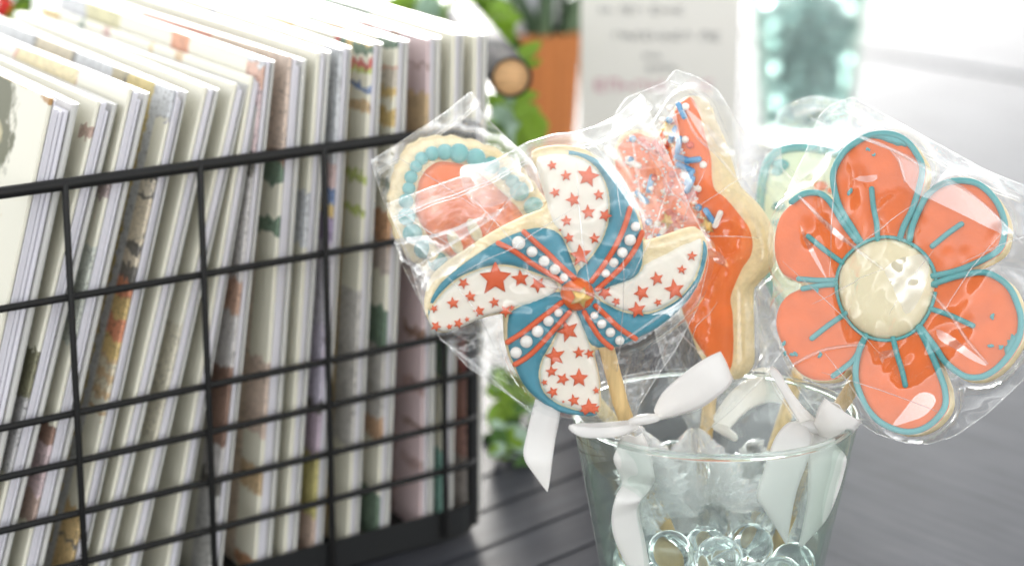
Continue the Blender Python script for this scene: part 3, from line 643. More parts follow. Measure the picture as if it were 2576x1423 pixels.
stick(pin, fA, [P(1505,800,.575), P(1530,890,.5755), P(1560,1010,.578), P(1600,1130,.584), P(1650,1260,.592), P(1720,1440,.603)], .0021)

# ---- flower cookie
fD = Frame(2235, 727, .59, R(-9), R(-3))
pet = [
 zE([(740,1110),(680,1010),(600,880),(560,760),(545,640),(580,540),(640,460),(720,400),(800,360),(900,345),(1000,360),(1080,410),(1140,490),(1180,580),(1165,700),(1110,880),(1050,1000),(1020,1090)]),
 zE([(1090,1100),(1110,1000),(1160,880),(1210,790),(1290,720),(1380,685),(1480,680),(1580,705),(1670,780),(1730,870),(1765,980),(1760,1080),(1730,1160),(1650,1220),(1500,1290),(1380,1330),(1250,1355)]),
 zF([(1250,195),(1380,150),(1500,120),(1620,110),(1720,150),(1800,220),(1850,320),(1880,430),(1870,560),(1820,660),(1760,740),(1690,805),(1600,850),(1500,850),(1420,810),(1340,740),(1280,650),(1220,570),(1160,490)]),
 zF([(780,560),(740,640),(710,760),(710,880),(750,1000),(800,1090),(880,1170),(980,1220),(1080,1240),(1180,1220),(1270,1160),(1340,1060),(1340,940),(1300,820),(1250,700),(1200,590),(1150,500)]),
 zF([(560,195),(400,212),(250,250),(170,320),(135,420),(140,520),(180,620),(230,720),(290,800),(380,850),(480,860),(560,840),(640,770),(700,690),(740,610),(770,560)]),
 zE([(720,1110),(640,1010),(560,880),(500,800),(430,765),(330,775),(250,830),(170,910),(130,1020),(120,1150),(140,1250),(190,1330),(300,1380),(430,1385),(560,1385)]),
]
cen = (2232, 724)
def scaled(pts, k, dx=0, dy=0):
    cx = sum(p[0] for p in pts) / len(pts); cy = sum(p[1] for p in pts) / len(pts)
    return [(cx + (x - cx) * k + dx, cy + (y - cy) * k + dy) for x, y in pts]
# silhouette of the dough: rounded lobes merged
outl = []
def lobe(pts):
    q = scaled(pts, 1.06, 6, 6); return [p for p in q if math.hypot(p[0] - cen[0], p[1] - cen[1]) > 205]
order = [0, 1, 2, 3, 4, 5]
for i in order:
    q = lobe(pet[i]); q = sorted(q, key=lambda p: math.atan2(p[1] - cen[1], p[0] - cen[0]) if i != 4 and i != 5 else (math.atan2(p[1] - cen[1], p[0] - cen[0]) % (2 * math.pi)))
    outl += q
outl = sorted(outl, key=lambda p: math.atan2(p[1] - cen[1], p[0] - cen[0]))
o2 = [outl[0]]
for p in outl[1:]:
    if math.hypot(p[0] - o2[-1][0], p[1] - o2[-1][1]) > 16: o2.append(p)
flo = cookie('lollipop_cookie', fD, o2, 'orange six petal flower cookie with cream centre and teal piping', 'cookie', thick=.0075, group='iced cookies on sticks in the tumbler')
for i, q in enumerate(pet):
    icing('petal_icing', scaled(q, 1.03, 4, 3), M['orange'], .0011, .0024, parent=flo, fr=fD)
    if i != 4: 
        path = q if i != 5 else q[:7]
        o = tube('piping', [(a[0], a[1], .0013) for a in catmull(fD(path), 5, closed=False)], fD.px(8), M['teal'], flo, seg=10)
    else:
        tube('piping', path3(fD(zF([(780,555),(740,650),(690,730),(620,790),(545,845)])), .0013), fD.px(7), M['teal'], flo, seg=10)
        tube('piping', path3(fD(zF([(560,195),(450,203),(330,225)])), .0013), fD.px(7), M['teal'], flo, seg=10)
tube('piping', path3(fD(zE([(560,1385),(430,1385),(300,1375)])), .0013), fD.px(7), M['teal'], flo, seg=10)
for q in (zE([(820,735),(832,860),(855,980),(862,1095)]), zE([(1460,985),(1360,1055),(1250,1145)]), zF([(1240,368),(1380,415),(1540,488)]), zF([(972,575),(1000,690),(1040,820),(1060,912)]), zF([(650,392),(520,480),(395,578)]), zE([(368,1072),(480,1165),(610,1260)])):
    tube('vein_piping', path3(fD(q), .0013), fD.px(7), M['teal'], flo, seg=10)
cx, cy_ = fD([(2230, 726)])[0]; ra, rb = fD.px(119), fD.px(124)
cc = [(cx + ra * math.cos(a) * (1 + .03 * math.sin(3 * a)), cy_ + rb * math.sin(a)) for a in np.linspace(0, 2 * math.pi, 20, endpoint=False)]
tube('centre_piping', [(x, y, .0012) for x, y in catmull([(cx + (x - cx) * 1.03, cy_ + (y - cy_) * 1.03) for x, y in cc], 4)] , fD.px(4.5), M['teal'], flo, seg=8, ends=False)
puff('centre_icing', cc, .0006, .0032, .007, .0012, M['cream'], flo, base=0, dome=.0012)
def smear(cu, pts):
    for k in range(10):
        u, v = cu[0] + rnd.uniform(-1, 1) * cu[2], cu[1] + rnd.uniform(-1, 1) * cu[3]
        x, y = fD([(u, v)])[0]; me = ball_mesh('icing_crumb', fD.px(rnd.uniform(4, 9)), 1, .5); link('icing_crumb', me, M['teal'], flo, matrix=Matrix.Translation((x, y, .0016)) @ Matrix.Rotation(rnd.uniform(0, 3), 4, 'Z') @ Matrix.Diagonal((1, rnd.uniform(.5, 1.6), 1, 1)))
top_smear = zE([(800,365),(900,345),(1000,362),(1075,405),(1062,440),(1030,430),(1000,432),(970,418),(930,405),(880,385),(830,378)])
icing('icing_smear', top_smear, M['teal'], .0007, .0008, z0=.0011, parent=flo, fr=fD)
sm2 = zF([(1870,560),(1840,650),(1790,710),(1765,730),(1768,690),(1760,640),(1785,620),(1780,585),(1800,590),(1815,540),(1830,560),(1850,535)])
icing('icing_smear', sm2, M['teal'], .0007, .0006, z0=.0011, parent=flo, fr=fD)
for q in (zE([(790,460)]), zE([(845,488)]), zE([(665,757)]), zF([(440,232)]), zF([(462,695)]), zF([(1665,620)]), zF([(1690,415)]), zF([(205,620)]), zF([(200,685)]), zF([(270,685)]), zF([(1735,650)])):
    x, y = fD(q)[0]
    for k in range(2): link('icing_crumb', ball_mesh('icing_crumb', fD.px(rnd.uniform(2.5, 5)), 1, .6), M['teal'], flo, matrix=Matrix.Translation((x + rnd.uniform(-1, 1) * .0005, y + rnd.uniform(-1, 1) * .0005, .0016)) @ Matrix.Rotation(rnd.uniform(0, 3), 4, 'Z') @ Matrix.Diagonal((1, 1.8, 1, 1)))
stick(flo, fD, [P(2205,870,.599), P(2170,930,.600), P(2125,1005,.602), P(2085,1060,.604), P(2040,1160,.608), P(1970,1330,.615), P(1930,1440,.618)], .0021)

# ---- star cookie behind, orange with sprinkles
fC = Frame(1760, 620, .628, R(-24), R(0))
star_face = [(1738,245),(1760,290),(1775,345),(1788,400),(1795,470),(1827,500),(1860,540),(1885,575),(1893,605),(1892,632),(1884,652),(1865,680),(1846,722),(1838,752),(1844,800),(1845,860),(1842,915),(1825,940),(1800,925),(1772,890),(1742,843),(1721,793),(1700,730),(1660,680),(1615,640),(1575,590),(1556,520),(1548,450),(1550,385),(1568,350),(1602,335),(1645,345),(1680,305),(1706,262)]
star_dough = [(1738,240),(1765,262),(1790,300),(1812,350),(1835,420),(1850,466),(1895,510),(1925,555),(1942,605),(1944,645),(1928,680),(1895,715),(1884,735),(1885,800),(1886,860),(1884,920),(1850,955),(1810,945),(1770,900),(1738,850),(1715,793),(1695,735),(1655,690),(1600,645),(1562,595),(1545,520),(1538,450),(1540,380),(1560,340),(1600,325),(1645,335),(1680,290),(1704,255)]
star_dough = [(x - 11, y) if x > 1765 else (x, y) for x, y in star_dough]
sta = cookie('lollipop_cookie', fC, star_dough, 'orange star cookie covered with blue, white and gold sprinkles on its left side', 'cookie', thick=.007, group='iced cookies on sticks in the tumbler')
icing('orange_icing', star_face, M['orange'], .0022, .0045, z0=0, parent=sta, fr=fC, step=.001)
zs = .0023; fq = np.array(fC(star_face)); fcat = catmull(fq, 3)
def stamp(name, me, m, u, v, z, rot=0, tilt=0):
    x, y = fC([(u, v)])[0]; me2 = me
    return link(name, me2, m, sta, matrix=Matrix.Translation((x, y, z)) @ Matrix.Rotation(rot, 4, 'Z') @ Matrix.Rotation(tilt, 4, 'Y'))
def rod(rad, ln): return tube_mesh('sprinkle', [(-ln / 2, 0, 0), (0, 0, 0), (ln / 2, 0, 0)], rad, seg=8)
rods = {c: rod(.0009, .0042) for c in ('sprblue', 'sprwhite', 'sprorange')}
pearl3 = {c: ball_mesh('sugar_ball', .0011, 2) for c in ('sprblue', 'sprwhite', 'sprorange')}
nonp = ball_mesh('nonpareil', .00048, 1); gstar = star_mesh('gold_star', .0028, .0012, .5, .05)
for c in rods: rods[c].materials.append(M[c]); pearl3[c].materials.append(M[c])
nonp.materials.append(M['sprwhite']); gstar.materials.append(M['gold'])
for (x, y, c, kind, rot) in ((710,385,'sprblue','rod',-1.1),(742,357,'sprwhite','ball',0),(690,630,'sprblue','rod',1.4),(720,725,'sprblue','rod',-.3),(790,735,'sprblue','rod',.1),(730,785,'sprblue','rod',-.4),(768,855,'sprblue','rod',1.1),(770,910,'sprblue','rod',1.1),(865,768,'sprwhite','ball',0),(738,590,'sprwhite','ball',0),(772,630,'sprorange','ball',0),(725,840,'sprwhite','ball',0),(828,938,'sprwhite','ball',0),(832,1070,'sprblue','ball',0),(910,1130,'sprblue','rod',-.95),(968,1155,'sprwhite','rod',1.15),(775,985,'sprorange','rod',.5),(630,370,'sprwhite','ball',0),(575,455,'sprwhite','ball',0)):
    u, v = zC([(x, y)])[0]; stamp('sprinkle' if kind == 'rod' else 'sugar_ball', rods[c] if kind == 'rod' else pearl3[c], M[c], u, v, zs + .0008, rot)
for (x, y, r) in ((620,520,.3), (890,1200,.2), (620,1160,.5)):
    u, v = zC([(x, y)])[0]; stamp('gold_star', gstar, M['gold'], u, v, zs + .0004, r)
cnt = 0; tries = 0
while cnt < 190 and tries < 5000:
    tries += 1
    u, v = rnd.uniform(1545, 1760), rnd.uniform(262, 640)
    # dense on the left of a slanting line
    lim = 1700 + (v - 262) * .12
    if u > lim: continue
    x, y = fC([(u, v)])[0]
    if not inside(fcat, np.array([[x, y]]))[0] or edge_dist(fcat, np.array([[x, y]]))[0] < .0012: continue
    z = zs; cnt += 1; k = rnd.random()
    if k < .09: c = rnd.choice(['sprblue', 'sprwhite', 'sprorange']); stamp('sprinkle', rods[c], M[c], u, v, z + .0007, rnd.uniform(0, 3.1), rnd.uniform(-.2, .2))
    elif k < .24: c = rnd.choice(['sprorange', 'sprwhite', 'sprorange', 'sprblue']); stamp('sugar_ball', pearl3[c], M[c], u, v, z + .0006)
    else: stamp('nonpareil', nonp, M['sprwhite'], u, v, z + .0002)
for k in range(60):
    t = k / 60; u = 1692 + 95 * t + rnd.uniform(-9, 9); v = 300 + 300 * t + rnd.uniform(-8, 8)
    stamp('nonpareil', nonp, M['sprwhite'], u, v, zs + .0002)
stick(sta, fC, [P(1800,880,.638), P(1790,960,.638), P(1780,1060,.637), P(1765,1180,.634), P(1740,1440,.625)], .0021)

# ---- beaded egg cookie, back left
fB = Frame(1190, 560, .632, R(6), R(4))
egg_pts = zA([(310,830),(350,690),(430,600),(540,575),(660,600),(760,650),(850,720),(960,820),(1060,930),(1150,1060),(1180,1200),(1120,1330),(980,1400),(820,1390),(640,1310),(480,1200),(360,1050),(310,930)])
beads = zA([(265,770),(280,690),(315,615),(355,558),(430,522),(520,512),(620,520),(740,555),(850,605),(940,665),(1000,720),(1050,790),(1150,900),(1225,1000),(1275,1110),(1290,1230),(1240,1350),(1150,1430),(1040,1480),(920,1495),(800,1480),(690,1430),(580,1370),(470,1290),(370,1200),(290,1090),(250,970),(245,860)])
bc = np.mean(np.array(beads), 0)
def angs(p): return math.atan2(p[1] - bc[1], p[0] - bc[0])
scal = []
for i, p in enumerate(beads):
    q = beads[(i + 1) % len(beads)]; v1 = np.array(p) - bc; v2 = (np.array(p) + np.array(q)) / 2 - bc
    scal += [tuple(bc + v1 * (1 + 46 / np.linalg.norm(v1))), tuple(bc + v2 * (1 + 41 / np.linalg.norm(v2)))]
egg = cookie('lollipop_cookie', fB, scal, 'round cookie edged with teal beads round an orange centre, behind the pinwheel', 'cookie', group='iced cookies on sticks in the tumbler')
icing('orange_icing', egg_pts, M['orange'], .002, .004, parent=egg, fr=fB, step=.0014)
for i, p in enumerate(beads):
    x, y = fB([p])[0]; q = beads[(i + 1) % len(beads)]; d = math.hypot(p[0] - q[0], p[1] - q[1])
    link('icing_bead', ball_mesh('icing_bead', fB.px(max(16, min(25, d * .58))), 3, .7), M['teal'], egg, matrix=Matrix.Translation((x, y, .0012)))
for (x, y, a) in ((590,1150,.45), (730,1070,.45), (430,1240,.45)):
    px_, py_ = fB(zA([(x, y)]))[0]
    link('cream_petal', ball_mesh('cream_petal', fB.px(15), 3, .5), M['cream'], egg, matrix=Matrix.Translation((px_, py_, .0022)) @ Matrix.Rotation(a, 4, 'Z') @ Matrix.Diagonal((1, 2.3, 1, 1)))
stick(egg, fB, [P(1330,800,.638), P(1440,940,.635), P(1540,1060,.633), P(1640,1200,.628), P(1800,1440,.618)], .0021)

# ---- mint cookie, back right
fE = Frame(2040, 560, .668, R(-4), R(0))
mint_o = [(1905,560),(1908,470),(1925,400),(1965,368),(2040,362),(2120,380),(2200,420),(2300,400),(2330,330),(2300,310),(2330,360),(2360,480),(2340,620),(2280,740),(2180,820),(2080,830),(1980,790),(1920,690)]
mint_o = [(1905,560),(1908,470),(1925,400),(1965,366),(2040,362),(2130,385),(2210,430),(2270,520),(2290,620),(2250,730),(2180,810),(2080,835),(1980,795),(1920,690)]
mnt = cookie('lollipop_cookie', fE, mint_o, 'pale mint cookie with teal outline, mostly hidden behind the flower cookie', 'cookie', group='iced cookies on sticks in the tumbler')
icing('mint_icing', scaled(mint_o, .95), M['mint'], .0012, .002, parent=mnt, fr=fE, step=.0018)
tube('piping', [(a[0], a[1], .0012) for a in catmull(fE(scaled(mint_o, .95)), 4)], fE.px(11), M['teal'], mnt, seg=8, ends=False)
for (u, v, r, m) in ((1965,415,17,'teal'), (1955,432,12,'teal'), (2065,468,14,'orange'), (2092,480,9,'orange'), (1960,520,14,'teal'), (1958,560,12,'teal')):
    x, y = fE([(u, v)])[0]; link('icing_drop', ball_mesh('icing_drop', fE.px(r), 2, .5), M[m], mnt, matrix=Matrix.Translation((x, y, .0014)) @ Matrix.Diagonal((1.3, .9, 1, 1)))
fE2 = Frame(2290, 345, .655, R(-6), R(0))
stick(mnt, fE, [P(2060,800,.672), P(2020,900,.668), P(1990,1000,.662), P(1950,1120,.65), P(1860,1440,.625)], .0021)

# ================================================================== cellophane bags
def tri(x): return np.abs((x % 1.0) - .5) * 4 - 1
def crinkle(pts, seed, amp, lam=(.014, .045), n=7):
    rs = np.random.RandomState(seed); z = np.zeros(len(pts))
    for i in range(n):
        a = rs.rand() * math.pi; L = lam[0] * (lam[1] / lam[0]) ** rs.rand(); d = np.array([math.cos(a), math.sin(a)])
        k2 = rs.randn(2) * 40; warp = .22 * np.sin(pts @ k2 + rs.rand() * 6)
        z += amp * L / lam[1] * tri(pts @ d / L + rs.rand() + warp)
    return z
def bag(fr, outline, neck, label, bulge, seed, core, depth=-.0085, amp=.0022, step=.00105, top=None, seams=(), extra_band=None, pleats=26, crease_glints=9, highlights=()):
    b = root('cellophane_bag', label, 'cellophane bag', 'clear cellophane bags round the cookies', fr.m)
    poly = fr(outline); vv, ff, q = fill(poly, step, False)
    ck = catmull(fr(core), 3); dc = edge_dist(ck, vv); dc[inside(ck, vv)] = 0; near = np.clip(1 - dc / .007, 0, 1); near = near * near * (3 - 2 * near)
    nk = np.array(fr([neck])[0]); d = edge_dist(q, vv)
    rel = vv - nk; rr = np.linalg.norm(rel, axis=1); th = np.arctan2(rel[:, 1], rel[:, 0])
    fall = np.exp(-rr / .024); pl = tri(th * pleats / (2 * math.pi) + .3 * np.sin(th * 9) + seed) * .0034 * fall * np.clip(d / .0015, 0, 1)
    pl += tri(th * pleats * 1.9 / (2 * math.pi) + seed * .7 + .2 * np.sin(rr * 300)) * .0011 * np.exp(-rr / .04) * np.clip(d / .0015, 0, 1)
    for side, nm in ((1, 'front_sheet'), (-1, 'back_sheet')):
        t = np.clip((d - .0015) / .024, 0, 1); t = t * t * (3 - 2 * t)
        zz = depth / 2 + side * ((bulge + .003 if side > 0 else bulge * .9) - depth / 2 * 1) * t
        zz = zz + (crinkle(vv, seed + 100 + side * 11, amp) + crinkle(vv, seed + 50 + side, amp * .42, (.005, .014), 6)) * np.clip(d / .006, 0, 1) + pl * side
        if side > 0: zz = np.maximum(zz, .0050 * near + depth / 2 * (1 - near) - .004 * (1 - near)) * 1.0
        else: zz = np.minimum(zz, (depth - .0012) * near + .02 * (1 - near))
        if side > 0: zf = zz
        f2 = ff if side > 0 else [t_[::-1] for t_ in ff]
        link(nm, mesh(nm, [(vv[i, 0], vv[i, 1], zz[i]) for i in range(len(vv))], f2), M['film'], b)
    if top:                                         # heat sealed band along the open edge
        tp = resample(catmull(fr(top), 8, closed=False), .0008, closed=False)
        tg = np.gradient(tp, axis=0); tg /= np.linalg.norm(tg, axis=1)[:, None]; nn = np.stack([-tg[:, 1], tg[:, 0]], 1)
        cen_ = np.mean(np.array(poly), 0)
        if np.mean(np.sum((cen_ - tp) * nn, 1)) < 0: nn = -nn
        offs = [0, .0012, .0024, .0030, .0033, .0036, .0039, .0042, .0045, .0048]; hs = [0, .0002, .0001, .0, .0005, 0, .0005, 0, .0004, 0]
        v = []; f = []; m_ = len(offs)
        for i in range(len(tp)):
            wv_ = .0007 * math.sin(i * .11 + seed) + .0003 * math.sin(i * .37)
            for o, h in zip(offs, hs): v.append((*(tp[i] + nn[i] * o), depth / 2 + .0012 + h * 1.4 + wv_ + o * (-.35 + .3 * math.sin(i * .05 + seed))))
        for i in range(len(tp) - 1):
            for k in range(m_ - 1): f.append((i * m_ + k, i * m_ + k + 1, (i + 1) * m_ + k + 1, (i + 1) * m_ + k))
        link('sealed_band', mesh('sealed_band', v, f), M['seal'], b)
        for o_ in (.0038, .0046):
            tube('seal_line', [(*(tp[i] + nn[i] * (o_ + .00012 * math.sin(i * .5 + seed))), depth / 2 + .0016 + .0007 * math.sin(i * .11 + seed)) for i in range(0, len(tp), 2)], .00016, M['crease'], b, seg=5)
    for s in highlights:                                  # brighter film patches standing in for highlights and haze
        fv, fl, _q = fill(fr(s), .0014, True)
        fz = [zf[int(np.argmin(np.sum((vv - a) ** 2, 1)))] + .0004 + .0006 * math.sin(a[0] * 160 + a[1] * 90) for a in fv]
        link('highlight_film', mesh('highlight_film', [(a[0], a[1], z_) for a, z_ in zip(fv, fz)], fl), M['fold_streak'], b)
    for s in seams:                                  # long sharp folds
        pts = catmull(fr(s), 8, closed=False)
        tube('fold_streak', [(p[0], p[1], bulge + .0012) for p in pts], [.00028 + .00022 * math.sin(i / len(pts) * math.pi) for i in range(len(pts))], M['seal'], b, seg=5, flat=.5)
    # pale threads painting in wrinkle glints, most of them running towards the tied neck
    rs = np.random.RandomState(seed * 7 + 1); lo, hi = vv.min(0), vv.max(0); made = 0
    for _ in range(400):
        if made >= crease_glints: break
        p = lo + (hi - lo) * rs.rand(2)
        if not inside(q, p[None])[0]: continue
        dv = nk - p; ang = math.atan2(dv[1], dv[0]) + (rs.randn() * .25 if made % 3 else rs.rand() * 3); ln = rs.uniform(.015, .04)
        c1 = p + ln * .5 * np.array([math.cos(ang), math.sin(ang)]) + rs.randn(2) * .0006; c2 = p + ln * np.array([math.cos(ang), math.sin(ang)])
        if not inside(q, np.array([c1, c2])).all(): continue
        pts = catmull([p, c1, c2], 5, closed=False); ii = [int(np.argmin(np.sum((vv - a) ** 2, 1))) for a in pts]
        tube('crease', [(a[0], a[1], zf[i] + .0001) for a, i in zip(pts, ii)], [.00004 + .00010 * math.sin(k / (len(pts) - 1) * math.pi) for k in range(len(pts))], M['crease'], b, seg=5, flat=.6); made += 1
    # rolled outer edge of the film
    tube('edge', [(p[0], p[1], depth / 2) for p in resample(q, .0012)] + [(q[0][0], q[0][1], depth / 2)], .00018, M['seal'], b, seg=5, ends=False)
    return b
bagA = [(973,517),(1060,483),(1180,440),(1260,400),(1330,360),(1400,338),(1450,335),(1500,320),(1560,290),(1620,238),(1645,300),(1690,400),(1740,520),(1780,600),(1790,660),(1762,780),(1710,880),(1655,960),(1612,1030),(1600,1078),(1562,1086),(1500,1070),(1440,1060),(1340,1035),(1270,990),(1180,930),(1100,845),(1072,800),(1040,690),(1005,590)]
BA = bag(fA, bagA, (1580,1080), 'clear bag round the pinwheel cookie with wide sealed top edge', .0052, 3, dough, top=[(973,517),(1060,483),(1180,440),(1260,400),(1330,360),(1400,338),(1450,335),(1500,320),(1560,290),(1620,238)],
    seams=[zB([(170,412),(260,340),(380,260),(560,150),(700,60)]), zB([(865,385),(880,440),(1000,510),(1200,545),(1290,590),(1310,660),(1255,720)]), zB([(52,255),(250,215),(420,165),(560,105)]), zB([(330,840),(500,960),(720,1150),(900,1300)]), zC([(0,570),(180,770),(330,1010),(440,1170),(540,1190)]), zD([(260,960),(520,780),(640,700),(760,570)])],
    highlights=[zB([(60,258),(300,212),(560,110),(760,20),(700,62),(560,150),(380,260),(260,340),(172,412),(120,350)]), zB([(180,430),(300,370),(420,330),(560,250),(420,420),(300,480),(240,560)]), zA([(640,640),(800,600),(960,560),(1080,520),(1160,600),(1180,760),(1000,830),(820,900),(700,860)]), zB([(60,258),(300,212),(560,110),(620,60),(560,135),(300,232),(90,290)]), zB([(165,415),(300,310),(480,205),(640,110),(500,215),(330,330),(200,410)]), zD([(440,795),(560,750),(660,690),(760,565),(720,690),(640,760),(650,870),(560,790)]), zC([(0,640),(60,650),(200,790),(330,1000),(420,1180),(330,1090),(200,900),(60,720)])])
bagB = [(935,405),(1000,365),(1060,325),(1130,278),(1190,228),(1215,285),(1260,330),(1330,395),(1400,470),(1470,560),(1500,680),(1500,800),(1510,900),(1560,1000),(1610,1085),(1580,1100),(1480,1030),(1370,960),(1260,900),(1140,840),(1060,760),(1010,660),(985,560),(955,470)]
BB = bag(fB, bagB, (1600,1090), 'clear bag round the teal beaded cookie, leftmost of the bags', .0048, 9, scal, top=[(935,405),(1000,365),(1060,325),(1130,278),(1190,228)])
bagC = [(1660,205),(1685,172),(1740,190),(1790,222),(1815,260),(1850,320),(1872,348),(1900,352),(1950,358),(1952,420),(1985,455),(2015,490),(2012,600),(1990,760),(1960,880),(1900,960),(1820,1040),(1765,1085),(1725,1090),(1680,1000),(1640,860),(1600,720),(1560,600),(1525,480),(1510,380),(1530,290),(1560,245),(1600,228)]
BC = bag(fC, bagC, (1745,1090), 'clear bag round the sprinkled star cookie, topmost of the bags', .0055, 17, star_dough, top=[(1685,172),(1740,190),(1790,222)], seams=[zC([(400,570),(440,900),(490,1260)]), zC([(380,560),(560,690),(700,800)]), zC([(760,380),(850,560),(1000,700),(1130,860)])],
    highlights=[zC([(660,390),(700,420),(740,640),(800,840),(880,1010),(960,1200),(1010,1400),(900,1180),(780,960),(700,760),(640,560)]), zC([(760,370),(880,470),(960,560),(1040,700),(1000,700),(900,600),(820,480)]), zD([(940,190),(990,330),(1040,390),(1080,480),(1000,440),(930,330),(900,230)]), zC([(780,270),(870,300),(1000,600),(1060,700),(980,640),(860,420)])])
tp = [(1870,352),(1900,353),(1950,358)]
bagD = [(2055,288),(2080,262),(2140,238),(2200,272),(2250,300),(2350,355),(2480,425),(2580,465),(2650,505),(2665,700),(2650,850),(2565,960),(2485,1035),(2400,1095),(2330,1116),(2270,1112),(2200,1090),(2165,1066),(2130,1048),(2095,1066),(2062,1058),(2000,975),(1955,880),(1938,740),(1940,560),(1975,470),(2020,380)]
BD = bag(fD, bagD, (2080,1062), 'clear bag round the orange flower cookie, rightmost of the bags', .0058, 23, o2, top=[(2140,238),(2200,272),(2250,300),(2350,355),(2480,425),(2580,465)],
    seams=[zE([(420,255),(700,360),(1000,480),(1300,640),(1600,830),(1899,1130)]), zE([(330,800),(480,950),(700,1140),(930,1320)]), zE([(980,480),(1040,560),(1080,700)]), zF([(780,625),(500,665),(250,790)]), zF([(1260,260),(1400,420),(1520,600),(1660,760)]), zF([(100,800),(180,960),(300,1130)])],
    highlights=[zE([(420,255),(700,350),(1000,470),(1180,575),(1400,710),(1600,830),(1899,1120),(1700,1040),(1500,940),(1250,820),(1170,790),(1080,700),(1030,560),(1000,490),(900,450),(650,350)]),
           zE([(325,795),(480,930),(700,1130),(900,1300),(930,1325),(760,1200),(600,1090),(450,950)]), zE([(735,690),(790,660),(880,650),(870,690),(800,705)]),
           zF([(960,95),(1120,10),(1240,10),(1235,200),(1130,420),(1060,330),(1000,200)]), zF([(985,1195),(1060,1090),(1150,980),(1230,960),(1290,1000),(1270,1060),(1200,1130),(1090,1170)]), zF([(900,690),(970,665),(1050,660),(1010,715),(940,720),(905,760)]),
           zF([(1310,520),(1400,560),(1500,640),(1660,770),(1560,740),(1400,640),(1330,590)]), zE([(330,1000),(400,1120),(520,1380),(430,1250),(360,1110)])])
bagE = [(1955,276),(1985,258),(2040,240),(2120,250),(2200,300),(2290,400),(2330,560),(2300,760),(2200,880),(2100,960),(2020,1040),(1975,1085),(1940,1080),(1925,980),(1905,850),(1895,700),(1900,540),(1925,390)]
BE = bag(fE, bagE, (1955,1080), 'clear bag round the mint cookie, behind the flower cookie', .0045, 31, mint_o, top=[(1985,258),(2040,240),(2120,250)], step=.0018)

rc = P(1797, 1036, .60); GH = rc.z; GR = 358 / FPX * .60; GB = .0236      # the front glass: rim centre, height, radii
# gathered tails of the bags, fanning down into the glass
def tail(parent, fr, neck, d0, end, d1, spread, seed, n=72, m=26):
    a = P(*neck, d0); b = P(*end, d1); ax = (b - a); Lh = ax.length; ax.normalize(); s1 = (CR - ax * CR.dot(ax)).normalized(); s2 = ax.cross(s1)
    rs = np.random.RandomState(seed); ph = rs.rand(8) * 6; v = []; f = []; inv = fr.m.inverted()
    jit = rs.rand(n) 
    for i in range(m + 1):
        t = i / m
        for k in range(n):
            th = 2 * math.pi * k / n; zig = (1 if k % 2 else -1) * (.5 + jit[k])
            r_ = .0022 + spread * t ** .8 * (1 + .28 * math.sin(3 * th + ph[0] + 2 * t) + .2 * math.sin(5 * th + ph[1]) + .34 * zig) + .0005 * zig * (1 - t)
            r_ += .0040 * t ** .6 * (rs.rand() - .5) + .0010 * math.sin(t * 23 + th * 4 + ph[3]) * t
            l = Lh * t * (1 + .1 * math.sin(4 * th + ph[4]) * t)
            w_ = a + ax * l + s1 * r_ * math.cos(th) + s2 * r_ * math.sin(th) * .75
            if w_.z < GH + .004:                     # kept inside the glass by its wall
                rx = Vector((w_.x - rc.x, w_.y - rc.y, 0)); lim = (GB + (GR - GB) * min(1, w_.z / GH)) - .0032 - .007 * rs.rand()
                if rx.length > lim: rx = rx.normalized() * lim; w_ = Vector((rc.x + rx.x, rc.y + rx.y, w_.z))
            v.append(inv @ w_)
    for i in range(m):
        for k in range(n): f.append((i * n + k, i * n + (k + 1) % n, (i + 1) * n + (k + 1) % n, (i + 1) * n + k))
    for q_ in range(16):
        k0 = rs.randint(n); i0 = rs.randint(1, m // 2); i1 = min(m, i0 + rs.randint(6, 14)); kk = [(k0 + int(round((i - i0) * rs.choice([-.3, 0, .3])))) % n for i in range(i0, i1 + 1)]
        tube('crease', [v[i * n + kk[i - i0]] for i in range(i0, i1 + 1)], .0002, M['crease'], parent, seg=4)
    link('gathered_tail', mesh('gathered_tail', v, f), M['film2'], parent, smooth=False)
tail(BA, fA, (1582,1078), .579, (1640,1290), .590, .007, 1)
tail(BB, fB, (1605,1095), .625, (1690,1290), .612, .008, 2)
tail(BC, fC, (1745,1085), .626, (1780,1300), .606, .010, 3)
tail(BD, fD, (2078,1060), .603, (1990,1280), .607, .0085, 4)
tail(BE, fE, (1955,1080), .645, (1880,1300), .618, .010, 5)

